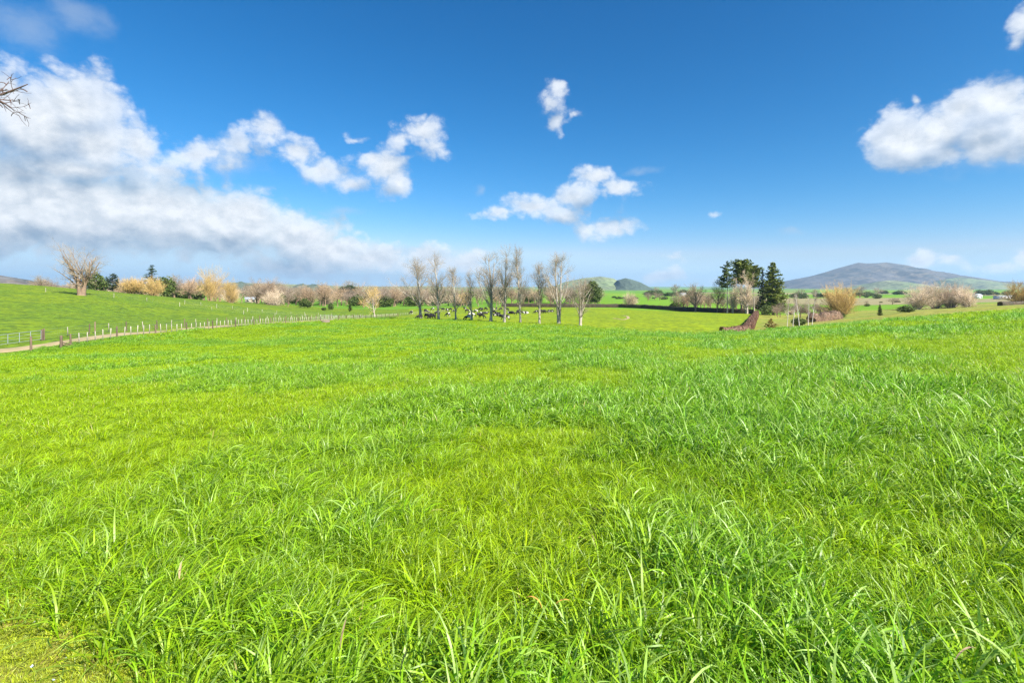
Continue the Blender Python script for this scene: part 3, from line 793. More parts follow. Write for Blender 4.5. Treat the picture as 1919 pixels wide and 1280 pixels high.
def bare_meshes(seed, H, r0, nst=1, spread=0.0, wob=0.03, lv=(), bark='bark_pale', twig='twig_grey', shoots=None, lean=(0, 0), base=0.1, lr=(0.85, 1.05)):
    rng = np.random.default_rng(seed)
    SP, SR = stems(rng, nst, H, r0, spread, wob, lean=lean, base=base, lr=lr)
    wood = [tubes(SP, SR, 8)]; fine = []
    P_, R_ = SP, SR
    for i, q in enumerate(lv):
        P_, R_ = grow(rng, P_, R_, q['n'], q['t'][0], q['t'][1], q['a'], q['L'], q.get('up', 0.1), q.get('wob', 0.08), q.get('pts', 5), q.get('rr', 0.5), q.get('rmin', 0.015))
        (wood if i == 0 else fine).append(tubes(P_, R_, 5 if i == 0 else 3))
        if q.get('back'):
            P_ = np.concatenate([P_]); 
    if shoots:
        P_, R_ = grow(rng, SP, SR * 0 + 0.02, shoots[0] // nst, shoots[1], shoots[2], (30, 80), lambda t, r, K: shoots[3] * r.uniform(0.4, 1.3, K), 0.15, 0.1, 4, 1.0, 0.014)
        fine.append(tubes(P_, R_, 3))
        P_, R_ = grow(rng, P_, R_, 3, 0.2, 1.0, (20, 60), lambda t, r, K: shoots[3] * 0.5 * r.uniform(0.4, 1.3, K), 0.1, 0.1, 3, 0.8, 0.012)
        fine.append(tubes(P_, R_, 3))
    tm = mesh_np('trunk', *join(*wood), True, [M[bark]])
    cm = mesh_np('crown', *join(*fine), False, [M[twig]])
    return tm, cm
def put_tree(name, label, meshes, loc, rz=0.0, s=1.0, cat='tree', group=None, parts=('trunk', 'crown')):
    sx = s if isinstance(s, (tuple, list)) else (s, s, s)
    root = thing(name, label, cat, loc, rz, group, sx)
    for nm, me in zip(parts, meshes):
        obj(nm, me, root)
    return root
shape = lambda k0, k1, H: (lambda t, rng, K: H * (k0 + (k1 - k0) * t) * rng.uniform(0.7, 1.15, K))
def poplar(seed, H=18.0, wide=1.0, fork=1, twig='twig_grey'):
    return bare_meshes(seed, H * 0.97, 0.33, fork, 0.10 if fork > 1 else 0.0, 0.02, (
        dict(n=26 // fork, t=(0.20, 0.95), a=(26, 58), L=lambda t, r, K: H * np.maximum(0.52 * (1.04 - t) * wide, 0.11) * r.uniform(0.6, 1.1, K), up=0.115, wob=0.07, pts=7, rr=0.45, rmin=0.03),
        dict(n=8, t=(0.12, 1.0), a=(22, 58), L=shape(0.16 * wide, 0.10, H), up=0.08, wob=0.09, pts=4, rr=0.5, rmin=0.018),
        dict(n=6, t=(0.1, 1.0), a=(18, 58), L=shape(0.08, 0.07, H), up=0.06, wob=0.10, pts=3, rr=0.6, rmin=0.012)), twig=twig, shoots=(110, 0.14, 0.55, 0.075 * H))
def willow(seed, H=9.0, nst=24, spread=1.15, twig='twig_gold', bark='bark_gold', n2=9, n3=5, ln=0.26, up=0.14, r0=0.13, a=(15, 50), base=0.6):
    return bare_meshes(seed, H * 0.66, r0, nst, spread, 0.08, (
        dict(n=5, t=(0.05, 1.0), a=(20, 70), L=lambda t, r, K: H * 0.34 * r.uniform(0.4, 1.2, K), up=0.08, wob=0.12, pts=5, rr=0.55, rmin=0.028),
        dict(n=n2, t=(0.1, 1.0), a=a, L=lambda t, r, K: H * ln * r.uniform(0.35, 1.35, K), up=up, wob=0.10, pts=4, rr=0.4, rmin=0.017),
        dict(n=n3, t=(0.1, 0.95), a=(10, 40), L=shape(0.11, 0.10, H), up=up * 0.6, wob=0.09, pts=3, rr=0.6, rmin=0.013)), bark=bark, twig=twig, base=base, lr=(0.35, 1.05))
def roundtree(seed, H=12.0, twig='twig_pink', bark='bark_brown', n1=16, fork=1):
    return bare_meshes(seed, H * 0.62, 0.32, fork, 0.2, 0.05, (
        dict(n=n1, t=(0.25, 1.0), a=(25, 65), L=shape(0.48, 0.30, H), up=0.08, wob=0.10, pts=6, rr=0.5, rmin=0.035),
        dict(n=8, t=(0.2, 1.0), a=(20, 60), L=shape(0.22, 0.15, H), up=0.06, wob=0.12, pts=4, rr=0.5, rmin=0.02),
        dict(n=8, t=(0.1, 1.0), a=(15, 60), L=shape(0.11, 0.08, H), up=0.04, wob=0.12, pts=3, rr=0.6, rmin=0.014)), bark=bark, twig=twig)
def quads_at(rng, C, size, flat=0.0):
    K = len(C)
    n = rng.normal(0, 1, (K, 3)); n[:, 2] += flat * np.sign(n[:, 2]); n /= np.linalg.norm(n, axis=1, keepdims=True)
    u = np.cross(n, rng.normal(0, 1, (K, 3))); u /= np.linalg.norm(u, axis=1, keepdims=True)
    v = np.cross(n, u)
    s = (size * rng.uniform(0.55, 1.25, K))[:, None]
    j = lambda: rng.uniform(0.6, 1.15, (K, 1))
    V = np.stack([C - u * s * j() , C + v * s * 0.55 * j(), C + u * s * j(), C - v * s * 0.55 * j()], 1)
    return V.reshape(-1, 3), np.arange(K * 4).reshape(K, 4)
def conifer(seed, H, rad, clear=0.15, tiers=26, per=6, droop=-0.05, dens=26, size=0.34, mat='needles', bark='bark_brown', power=0.9, r0=0.32, top=0.03, gap=0.0):
    rng = np.random.default_rng(seed)
    SP, SR = stems(rng, 1, H, r0, 0.0, 0.008, npts=10, tip=0.06, base=0.0)
    K = tiers * per
    tier = np.repeat(np.linspace(0, 1, tiers), per) + rng.normal(0, 0.012, K)
    tier = np.clip(tier, 0, 1)
    z = H * (clear + (0.985 - clear) * tier)
    ln = rad * np.clip((1 - tier) ** power + top, 0, 1) * rng.uniform(0.6, 1.12, K)
    if gap: ln *= (rng.random(K) > gap)
    a = rng.uniform(0, 2 * np.pi, K)
    s = np.linspace(0, 1, 5)
    P_ = np.empty((K, 5, 3))
    P_[:, :, 0] = np.cos(a)[:, None] * ln[:, None] * s; P_[:, :, 1] = np.sin(a)[:, None] * ln[:, None] * s
    P_[:, :, 2] = z[:, None] + ln[:, None] * (droop * s + 0.22 * s ** 2.2)
    R_ = np.maximum(0.05 * (1 - s)[None, :] * (ln / rad)[:, None] ** 0.5, 0.012)
    wood = join(tubes(SP, SR, 8), tubes(P_, R_, 3))
    nc = np.maximum((dens * (ln / rad) ** 1.1).astype(int), 3)
    pi = np.repeat(np.arange(K), nc)
    t = rng.uniform(0.12, 1.02, len(pi)) ** 0.8
    ix = np.minimum((t * 4).astype(int), 3); fr = t * 4 - ix
    C = P_[pi, ix] + (P_[pi, ix + 1] - P_[pi, ix]) * fr[:, None]
    wdt = (0.18 * ln[pi] * (1.1 - 0.6 * t))[:, None]
    C = C + rng.normal(0, 1, C.shape) * wdt * np.array((1, 1, 0.35))
    C[:, 2] += 0.0
    return mesh_np('trunk', *wood, True, [M[bark]]), mesh_np('crown', *quads_at(rng, C, size, 0.7), False, [M[mat]])
def leafball(seed, lobes, n, size, mat, trunk_h=2.0, r0=0.25, bark='bark_brown'):
    """evergreen: foliage clumps spread through lobes (x,y,z,rx,ry,rz)"""
    rng = np.random.default_rng(seed)
    lo = np.array(lobes, float); vol = lo[:, 3] * lo[:, 4] * lo[:, 5]
    li = rng.choice(len(lo), n, p=vol / vol.sum())
    d = rng.normal(0, 1, (n, 3)); d /= np.linalg.norm(d, axis=1, keepdims=True)
    rr = rng.uniform(0.35, 1.0, n) ** 0.45
    lump = 0.86 + 0.22 * np.sin(d[:, 0] * 5.1 + li) * np.sin(d[:, 1] * 4.3 + 2 * li) + 0.12 * np.sin(d[:, 2] * 9 + d[:, 0] * 7)
    C = lo[li, :3] + d * lo[li, 3:] * (rr * lump)[:, None]
    top = lo[:, 2].max()
    SP, SR = stems(rng, 1, top, r0, 0.0, 0.02, npts=7, tip=0.2, base=0.0)
    B, BR = grow(rng, SP, SR, 12, 0.35, 0.95, (30, 70), lambda t, g, K: lo[:, 3].max() * g.uniform(0.5, 0.9, K), 0.1, 0.08, 5, 0.5, 0.03)
    return mesh_np('trunk', *join(tubes(SP, SR, 7), tubes(B, BR, 4)), True, [M[bark]]), mesh_np('crown', *quads_at(rng, C, size), False, [M[mat]])

# the row of ten bare poplars at the end of the crop
PV = [poplar(11, wide=1.0), poplar(12, wide=1.15, fork=2), poplar(13, wide=0.85), poplar(14, wide=1.3), poplar(15, wide=0.9, fork=2), poplar(16, wide=1.05), poplar(17, wide=1.1, fork=2), poplar(18, wide=0.8), poplar(19, wide=0.95), poplar(20, wide=1.2, fork=2)]
GRP = 'row of bare trees at the end of the crop field'
for lab, px, py, top, var, rz, wx in (
    ('leftmost bare tree of the row, low and broad with spreading limbs', 788, 599, 492, 3, 0.3, 1.25),
    ('second bare tree from the left in the row, slender with brown lower twigs', 822, 600, 478, 0, 1.1, 0.85),
    ('third bare tree from the left in the row, narrow and upright', 854, 601, 493, 5, 2.0, 0.8),
    ('fourth bare tree from the left in the row, shortest of the left half', 885, 602, 500, 7, 0.8, 0.8),
    ('fifth bare tree from the left in the row, tall with arching left limb', 919, 603.5, 466, 9, 4.0, 1.05),
    ('sixth bare tree from the left in the row, tallest and dense', 945, 605, 463, 4, 2.6, 0.72),
    ('seventh bare tree from the left in the row, tall narrow crown', 976, 605.5, 467, 2, 3.6, 0.85),
    ('eighth bare tree from the left in the row, slim and upright', 1011, 607.5, 478, 8, 5.2, 0.75),
    ('ninth bare tree from the left in the row, spire-topped with a brown lower crown', 1047, 609.5, 468, 1, 0.4, 0.95),
    ('rightmost bare tree of the row, with wide low branches to the right', 1087, 612, 508, 6, 5.6, 1.15)):
    # each stands on the fence line that closes the crop field
    Yr = np.interp((px - 788) / (1087 - 788), [0, 0.52, 1.0], [150, 128, 117.5])
    p = at(px, Yr)
    Hh = (py - top) / F * Yr
    s = Hh / 18.0
    put_tree('bare_tree', lab, PV[var], p, rz, (s * wx * 1.08, s * wx * 1.08, s), group=GRP).rotation_euler = (0.03 * math.sin(px), 0.035 * math.cos(px * 1.7), rz)

# lone tree on the hill: heavy trunk, broken wide crown
lone = bare_meshes(31, 6.5, 0.72, 3, 0.42, 0.05, (
    dict(n=6, t=(0.25, 1.0), a=(20, 60), L=lambda t, r, K: 9.5 * r.uniform(0.55, 1.1, K), up=0.10, wob=0.09, pts=8, rr=0.5, rmin=0.06),
    dict(n=9, t=(0.15, 1.0), a=(20, 60), L=lambda t, r, K: 3.6 * r.uniform(0.5, 1.2, K), up=0.05, wob=0.12, pts=5, rr=0.45, rmin=0.025),
    dict(n=9, t=(0.1, 1.0), a=(15, 60), L=lambda t, r, K: 1.5 * r.uniform(0.5, 1.2, K), up=0.02, wob=0.14, pts=3, rr=0.6, rmin=0.014)), bark='bark_brown', twig='twig_grey', base=0.35)
put_tree('bare_tree', 'lone large bare tree with thick trunk on the left hillside', lone, at(151, 139), 0.9, (1.05, 1.05, 0.95))

# golden and cream willows
W1, W2, W3 = willow(41), willow(42, nst=18, spread=0.8), willow(43, H=9, nst=28, spread=1.3)
T1 = willow(44, H=13, nst=16, spread=0.5, n2=9, ln=0.24, up=0.22)
C1, C2 = willow(45, twig='twig_cream', bark='bark_pale', nst=24), willow(46, twig='twig_cream', bark='bark_pale', H=10, nst=24, spread=0.9)
def base_at(px, py, Y): return at(px, Y)
put_tree('golden_willow', 'wide orange willow clump below the spire-shaped conifer', W3, at(247, 205), 0.4, (1.05, 1.0, 0.82))
put_tree('golden_willow', 'smaller orange willow right beside the wide willow clump', W1, at(287, 205), 2.4, (0.75, 0.75, 0.95))
put_tree('golden_willow', 'tall many-stemmed golden willow standing behind the hill crest', T1, at(392, 232), 0.2, (0.95, 0.95, 1.28))
put_tree('golden_willow', 'golden willow leaning against the right side of the tall many-stemmed one', W2, at(432, 236), 1.2, (0.85, 0.85, 1.35))
put_tree('golden_willow', 'round yellow-brown tree with pale trunk beside the track fence', roundtree(47, 12, 'twig_gold', 'bark_pale', 18), at(702, 196), 0.3, (1.0, 1.0, 1.12))
put_tree('golden_willow', 'pale yellow globe-shaped willow behind the far dark hedge', C1, at(1179, 325), 1.0, (1.15, 1.15, 1.18))
put_tree('golden_willow', 'orange dome-shaped willow right of the white-stemmed birches', W3, at(1575, 186), 2.0, (1.45, 1.45, 1.42))
CG = 'cream willows behind the right-hand rise'
for lab, px, Y, s, rz, ms in (('leftmost cream bare willow of the wide clump on the right', 1718, 240, 1.3, 0.2, C2), ('tall middle cream willow of the wide clump on the right', 1752, 246, 1.5, 1.4, C2), ('cream willow just right of the clump middle, bushy', 1783, 243, 1.5, 2.7, C1), ('rightmost pinkish low willow of the wide cream clump', 1815, 236, 1.15, 4.0, C1)):
    put_tree('cream_willow', lab, ms, at(px, Y), rz, s, group=CG)
put_tree('golden_willow', 'orange-brown dome tree at the right edge of the view', W1, at(1915, 215), 0.7, (1.35, 1.35, 1.25))

# mid-distance bare trees
RP, RB, RG = roundtree(51), roundtree(52, twig='twig_brown', n1=20), roundtree(53, twig='twig_grey', n1=18)
RG2 = bare_meshes(54, 13, 0.4, 3, 0.25, 0.05, (
    dict(n=14, t=(0.15, 1.0), a=(20, 50), L=shape(0.45, 0.25, 14), up=0.12, wob=0.09, pts=6, rr=0.45, rmin=0.04),
    dict(n=9, t=(0.15, 1.0), a=(20, 55), L=shape(0.18, 0.13, 14), up=0.08, wob=0.1, pts=4, rr=0.5, rmin=0.02),
    dict(n=8, t=(0.1, 1.0), a=(15, 55), L=shape(0.09, 0.07, 14), up=0.05, wob=0.1, pts=3, rr=0.6, rmin=0.015)), bark='bark_pale', twig='twig_cream')
for lab, px, Y, s, ms, rz in (
    ('pinkish round bare tree at the back of the hillside paddock', 539, 285, (0.95, 0.95, 0.86), RP, 0.1),
    ('grey-brown round bare tree at the hedge end left of the tall pines', 1303, 250, (1.45, 1.45, 1.40), RG, 1.0),
    ('brown bare tree right of the grey-brown round one by the far hedge', 1343, 245, (1.25, 1.25, 1.45), RB, 2.0),
    ('large pale bare tree standing in front of the tall pines', 1400, 236, (1.15, 1.15, 1.18), RG2, 0.7),
    ('slim pale bare tree left of the large pale one', 1373, 240, (0.7, 0.7, 0.85), RG2, 2.9),
    ('dusky purple bare tree directly left of the birches', 1463, 205, (0.62, 0.62, 0.62), RP, 3.0),
    ('low purple-brown bare tree behind the birches', 1500, 190, (0.75, 0.75, 0.60), RP, 4.4),
    ('reddish bare tree between the birches and the orange dome willow', 1540, 195, (0.6, 0.6, 0.45), RB, 5.0),
    ('brown rounded bare tree on the skyline at the far left', 48, 330, (0.75, 0.75, 0.62), RB, 1.0),
    ('dark brown bare tree just right of the far-left skyline tree', 62, 335, (0.7, 0.7, 0.75), RB, 2.5),
    ('golden bare tree seen through the left half of the tree row', 862, 330, (1.2, 1.2, 0.95), roundtree(55, 12, 'twig_gold', 'bark_gold', 18), 0.5),
    ('tan bare tree behind the right half of the tree row', 1035, 335, (1.2, 1.2, 1.1), RB, 0.5),
    ('low tan bare tree behind the middle of the tree row', 930, 330, (1.2, 1.2, 0.8), RB, 3.5)):
    put_tree('bare_tree', lab, ms, at(px, Y), rz, s)

# birches: slim white stems
BV = [bare_meshes(60 + i, 7.5, 0.085, 1, 0, 0.03, (
    dict(n=22, t=(0.35, 1.0), a=(25, 50), L=shape(0.28, 0.10, 7.5), up=0.08, wob=0.07, pts=5, rr=0.4, rmin=0.018),
    dict(n=9, t=(0.15, 1.0), a=(20, 55), L=shape(0.10, 0.08, 7.5), up=0.0, wob=0.1, pts=3, rr=0.6, rmin=0.012)), bark='birch', twig='twig_pink') for i in range(2)]
for lab, px, Y, s in (('leftmost white-stemmed birch of the group of five', 1475, 101, 0.82), ('second white-stemmed birch from the left', 1485, 103, 0.88), ('middle white-stemmed birch, forked and the thickest', 1499, 101, 0.95), ('second white-stemmed birch from the right', 1514, 104, 0.86), ('rightmost white-stemmed birch of the group of five', 1521, 103, 0.92)):
    put_tree('birch_tree', lab, BV[int(px) % 2], at(px, Y), px * 0.7, s, group='white-stemmed birches beyond the crop')

# conifers and other evergreens
CN = {
 'spire': conifer(71, 14, 3.4, 0.12, 20, 6, -0.10, 16, 0.40, 'needles', power=0.95),
 'tall': conifer(72, 25, 4.8, 0.50, 17, 6, -0.02, 34, 0.62, 'needles', 'bark_pale', 0.55, gap=0.15, r0=0.38),
 'round': conifer(73, 25, 4.6, 0.55, 17, 8, 0.25, 44, 0.62, 'needles_olive', 'bark_pale', 0.35, top=0.35, gap=0.1, r0=0.42),
 'dense': conifer(74, 25, 6.4, 0.06, 34, 9, -0.06, 40, 0.62, 'needles_olive', power=0.62, r0=0.5, top=0.10),
 'slim': conifer(75, 20, 3.0, 0.10, 26, 6, -0.05, 16, 0.50, 'needles_blue', power=0.8),
 'cypress': conifer(76, 5.5, 1.1, 0.02, 30, 9, 0.3, 9, 0.22, 'evergreen', power=0.6, r0=0.12),
 'dark': conifer(77, 11, 3.6, 0.15, 14, 6, 0.02, 26, 0.5, 'needles_blue', power=0.5, top=0.2),
}
for nm, lab, key, px, Y, s, rz in (
    ('conifer_tree', 'spire-shaped layered conifer above the orange willows', 'spire', 285, 260, (2.6, 2.6, 1.14), 0.2),
    ('conifer_tree', 'small dark ragged conifer left of the spire-shaped one', 'dark', 212, 235, (0.8, 0.8, 0.80), 1.0),
    ('pine_tree', 'leftmost tall pine with bare trunk and drooping left branches', 'tall', 1363, 240, 0.98, 0.6),
    ('pine_tree', 'round-topped olive pine, second of the tall pines', 'round', 1389, 242, 1.0, 1.6),
    ('pine_tree', 'lower round-topped pine behind the pale bare tree', 'round', 1413, 250, (0.78, 0.78, 0.92), 2.8),
    ('conifer_tree', 'slim dark conifer left of the massive olive one', 'slim', 1429, 240, 1.05, 0.5),
    ('conifer_tree', 'massive dense olive conifer at the right of the tall pines', 'dense', 1449, 236, 0.98, 0.4),
    ('cypress_tree', 'small dark cone-shaped cypress left of the yellow-brown round tree', 'cypress', 656, 262, 1.0, 0.4),
    ('cypress_tree', 'narrow dark cypress standing alone right of the orange dome willow', 'cypress', 1649, 150, (0.65, 0.65, 0.62), 0.9)):
    put_tree(nm, lab, CN[key], at(px, Y), rz, s)
dome = leafball(81, [(0, 0, 7.5, 7.2, 7, 6.0), (-3.5, 0, 5.5, 4.5, 5, 4), (4, 1, 5.5, 4.8, 5, 4.2), (1, 0, 10.5, 4.6, 4.6, 3.4)], 5200, 0.62, 'evergreen', r0=0.5)
bush = leafball(82, [(0, 0, 2.2, 2.6, 2.4, 2.1), (1.5, 0.5, 1.5, 1.8, 1.8, 1.5), (-1.4, 0, 1.6, 1.8, 1.6, 1.5)], 1500, 0.34, 'evergreen', r0=0.12)
spread = leafball(83, [(0, 0, 6.5, 5.0, 4.5, 2.2), (-3, 0, 4.8, 3.4, 3, 1.6), (3.4, 0, 5.0, 3.2, 3, 1.7), (0, 0, 3, 3.5, 3, 1.8)], 2600, 0.55, 'needles_blue', r0=0.35)
for nm, lab, ms, px, Y, s, rz in (
    ('evergreen_tree', 'big dome-shaped evergreen at the right end of the tree row', dome, 1108, 330, (0.92, 0.92, 1.22), 0.3),
    ('evergreen_bush', 'dark green rounded bush right of the pinkish bare tree', bush, 572, 288, (1.2, 1.2, 1.35), 0.2),
    ('evergreen_tree', 'flat-spreading dark evergreen on the skyline above the paddock', spread, 655, 420, 1.75, 0.7),
    ('evergreen_tree', 'bushy olive evergreen under the spire-shaped conifer', bush, 312, 232, (1.7, 1.7, 2.2), 1.9),
    ('evergreen_tree', 'dark bushy evergreen right behind the lone hillside tree', bush, 181, 245, (1.7, 1.7, 2.3), 0.9),
    ('evergreen_bush', 'long low dark bush right of the narrow cypress', bush, 1698, 160, (1.0, 0.8, 0.55), 0.1),
    ('evergreen_bush', 'dark rounded bush at the birch feet', bush, 1497, 107, (0.75, 0.6, 0.42), 0.6),
    ('evergreen_bush', 'dark shrub below the dense olive conifer', bush, 1436, 230, (1.3, 1.0, 1.1), 0.6),
    ('evergreen_bush', 'leaning narrow dark bush left of the small cypress', bush, 620, 275, (0.55, 0.55, 1.0), 0.6),
    ('evergreen_bush', 'low pale-green bush in the open paddock behind the track', bush, 607, 262, (0.7, 0.6, 0.4), 2.0),
    ('evergreen_bush', 'dark hedge-end bush right of the long brown hedge near the willow', bush, 1562, 150, (1.0, 0.8, 0.55), 2.6)):
    put_tree(nm, lab, ms, at(px, Y), rz, s)
russ = conifer(84, 2.6, 1.5, 0.02, 9, 8, 0.15, 16, 0.22, 'gold_shrub', power=0.7, r0=0.08)
put_tree('conifer_shrub', 'small russet-gold layered conifer shrub beyond the crop edge', russ, at(1445, 92), 0.3, 0.95, cat='shrub')

# the tree outside the frame on the left, one limb reaching into view
ov_p = (-12.6, 8.6)
rng = np.random.default_rng(91)
SP, SR = stems(rng, 1, 6.5, 0.24, 0.0, 0.02, npts=8, tip=0.4, base=0.0)
zb = gz(*ov_p)
limb = np.array([[(0.0, 0, 4.6), (1.2, 0.1, 5.0), (2.4, 0.2, 5.05), (3.2, 0.3, 5.08), (3.75, 0.35, 5.22), (4.15, 0.4, 5.5)],
                 [(0.0, 0, 4.2), (1.0, 0.3, 4.55), (2.2, 0.3, 4.75), (3.1, 0.35, 4.80), (3.6, 0.4, 4.78), (3.85, 0.42, 4.62)],
                 [(0.0, 0, 5.2), (-0.8, 0.4, 6.0), (-1.6, 0.8, 6.9), (-2.1, 1.0, 7.6), (-2.5, 1.2, 8.2), (-2.8, 1.3, 8.7)],
                 [(0.0, 0, 5.6), (-0.5, -0.6, 6.5), (-1.0, -1.3, 7.4), (-1.4, -1.8, 8.1), (-1.7, -2.2, 8.8), (-2.0, -2.5, 9.3)],
                 [(0.0, 0, 3.9), (-1.2, -0.3, 4.8), (-2.3, -0.6, 5.6), (-3.2, -0.8, 6.2), (-4.0, -1.0, 6.8), (-4.6, -1.2, 7.4)]], float)
limb[:, :, 2] += 0.95
limb[0, :, 2] -= np.linspace(0.0, 0.42, 6); limb[1, :, 2] += np.linspace(0.0, 0.05, 6); limb[:2, :, 0] *= 0.985
LR = np.linspace(0.07, 0.007, 6)[None].repeat(5, 0)
B1, R1 = grow(rng, limb[:, 2:], LR[:, 2:], 7, 0.1, 1.0, (25, 75), lambda t, g, K: g.uniform(0.15, 0.45, K), 0.03, 0.16, 5, 0.5, 0.005)
B2, R2 = grow(rng, B1, R1, 4, 0.2, 1.0, (25, 80), lambda t, g, K: g.uniform(0.08, 0.24, K), 0.0, 0.2, 4, 0.6, 0.005)
curl, Rc = grow(rng, B1, R1, 1, 0.7, 1.0, (40, 120), lambda t, g, K: g.uniform(0.08, 0.13, K), -0.35, 0.1, 4, 1.0, 0.010)
o_root = thing('overhanging_tree', 'bare tree whose twiggy dark branches reach in at the upper left edge', 'tree', (ov_p[0], ov_p[1], zb))
M['twig_dark'] = simple('dark_twigs', (0.14, 0.09, 0.08), (0.09, 0.06, 0.055), 3.0, 0.9)
obj('trunk', mesh_np('trunk', *join(tubes(SP, SR, 8), tubes(limb, LR, 6)), True, [M['twig_dark']]), o_root)
obj('crown', mesh_np('crown', *join(tubes(B1, R1, 4), tubes(B2, R2, 3), tubes(curl, Rc, 4)), False, [M['twig_dark']]), o_root)

# woodland that reads as one mass behind the paddocks
rng = np.random.default_rng(77)
def wood_points(n, px0, px1, Y0, Y1, s0, s1):
    px = rng.uniform(px0, px1, n); Y = rng.uniform(Y0, Y1, n)
    X = (px - 959.5) / F * Y
    sc_ = rng.uniform(s0, s1, n)
    return np.stack([X, Y, ground(X, Y) - 0.2], 1), np.stack([sc_ * 1.15, sc_ * 1.15, sc_], 1)
wm = []
for tm, cm in (RP, RG, RB, C1, bush):
    vs = []
    me = bpy.data.meshes.new('wood'); import bmesh
    bm = bmesh.new(); bm.from_mesh(tm); nf = len(bm.faces); bm.from_mesh(cm); bm.faces.ensure_lookup_table()
    for f in bm.faces[nf:]: f.material_index = 1
    bm.to_mesh(me); bm.free(); me.materials.append(tm.materials[0]); me.materials.append(cm.materials[0]); wm.append(me)
sets = [wood_points(60, 320, 560, 290, 420, 0.9, 1.5), wood_points(100, 480, 800, 330, 480, 1.0, 1.6), wood_points(80, 750, 1130, 345, 470, 0.95, 1.5), wood_points(60, 60, 340, 290, 460, 0.9, 1.4), wood_points(34, 1255, 1430, 258, 330, 0.7, 1.15), wood_points(40, 430, 800, 560, 900, 1.0, 1.7), wood_points(30, 1440, 1560, 200, 300, 0.3, 0.55)]
wp = np.concatenate([s[0] for s in sets]); ws = np.concatenate([s[1] for s in sets])
wv = rng.choice(5, len(wp), p=[0.38, 0.28, 0.22, 0.04, 0.08]); ws[wv == 4] *= 1.5
scatter('distant_forest', wp, np.stack([np.zeros(len(wp)), np.zeros(len(wp)), rng.uniform(0, 6.28, len(wp))], 1), ws, wv, wm)
# shelter belts and clumps far out on the plain
sets = [wood_points(16, 1215, 1300, 900, 1300, 1.6, 3.2), wood_points(18, 1490, 1650, 700, 1000, 1.2, 2.4), wood_points(14, 1650, 1900, 1000, 1600, 1.8, 3.2), wood_points(18, 1120, 1300, 500, 700, 0.6, 1.1), wood_points(14, 430, 760, 900, 1500, 2.0, 3.4), wood_points(12, 1560, 1700, 330, 420, 0.3, 0.6)]
wp = np.concatenate([s[0] for s in sets]); ws = np.concatenate([s[1] for s in sets])
scatter('distant_forest', wp, np.stack([np.zeros(len(wp)), np.zeros(len(wp)), rng.uniform(0, 6.28, len(wp))], 1), ws * np.array((1.5, 1.0, 0.9)), rng.choice(3, len(wp), p=[0.7, 0.15, 0.15]), [wm[4], wm[0], wm[1]])

# ------------------------------------------------------------------ hedges
def hedge(label, line, h, w, mat, seed, dens=26, size=0.16, group=None, rough=0.12):
    rng = np.random.default_rng(seed)
    L = np.array(line, float)
    seg = np.hypot(*np.diff(L, axis=0).T); cum = np.concatenate([[0], np.cumsum(seg)])
    n = max(int(cum[-1] / 0.8), 4); d = np.linspace(0, cum[-1], n)
    X = np.interp(d, cum, L[:, 0]); Y = np.interp(d, cum, L[:, 1]); Z = ground(X, Y)
    tx_, ty_ = np.gradient(X), np.gradient(Y); nn_ = np.hypot(tx_, ty_); nx_, ny_ = -ty_ / nn_, tx_ / nn_
    root = thing('clipped_hedge', label, 'hedge', (X[0], Y[0], Z[0]), 0, group)
    base = np.array(root.location)
    prof = np.array([(-0.5, -0.05), (-0.5, 0.55), (-0.42, 0.93), (0, 1.0), (0.42, 0.93), (0.5, 0.55), (0.5, -0.05)])
    hh = h * (1 + rough * (vnoise(d, d * 0, 2.0, seed) - 0.5))
    off = prof[None, :, 0] * w * (0.86 + 0.18 * vnoise(d, d * 0, 1.5, seed + 1))[:, None]
    V = np.stack([X[:, None] + nx_[:, None] * off, Y[:, None] + ny_[:, None] * off, Z[:, None] + prof[None, :, 1] * hh[:, None] * 0.95], -1)
    i = np.arange(n * 7).reshape(n, 7)
    Q = np.stack([i[:-1, :-1], i[:-1, 1:], i[1:, 1:], i[1:, :-1]], -1).reshape(-1, 4)
    caps = np.concatenate([i[:1, :], i[-1:, ::-1]])
    obj('stems', mesh_np('stems', V.reshape(-1, 3) - base, [Q, caps], True, [M[mat]]), root)
    K = int(cum[-1] * dens)
    q = rng.uniform(0, n - 1.001, K); qi = q.astype(int); qf = (q - qi)[:, None]
    s = rng.uniform(0, 5.999, K); si = s.astype(int); sf = (s - si)[:, None]
    C = (V[qi, si] * (1 - sf) + V[qi, si + 1] * sf) * (1 - qf) + (V[qi + 1, si] * (1 - sf) + V[qi + 1, si + 1] * sf) * qf
    C += rng.normal(0, 0.05 + 0.12 * rough, C.shape)
    obj('foliage', mesh_np('foliage', *quads_at(rng, C - base, size), False, [M[mat]]), root)
    return root
P2 = lambda px, Y: ((px - 959.5) / F * Y, Y)
hedge('long low dark hedge closing the far side of the cow paddock', [P2(940, 320), P2(1050, 312), P2(1160, 308), P2(1205, 296), P2(1290, 258), P2(1340, 248), P2(1412, 238)], 2.3, 1.8, 'hedge_dark', 1, dens=120, size=0.15)
hedge('clipped reddish-brown hedge running away and turning at the crop edge', [P2(1352, 103.0), P2(1398, 104.5), P2(1406, 118), P2(1411, 150), P2(1416, 190), P2(1418, 234)], 1.8, 1.7, 'hedge_brown', 2, dens=230, size=0.15, rough=0.15)
hedge('loose brown hedge between the birches and the orange dome willow', [P2(1520, 126), P2(1545, 134), P2(1572, 142)], 1.9, 2.2, 'twig_loose', 3, dens=260, size=0.12, rough=0.9)
hedge('dark low hedge on the rise at the right edge of the view', [P2(1874, 178), P2(1900, 182), P2(1960, 186)], 1.4, 1.8, 'hedge_dark', 4)

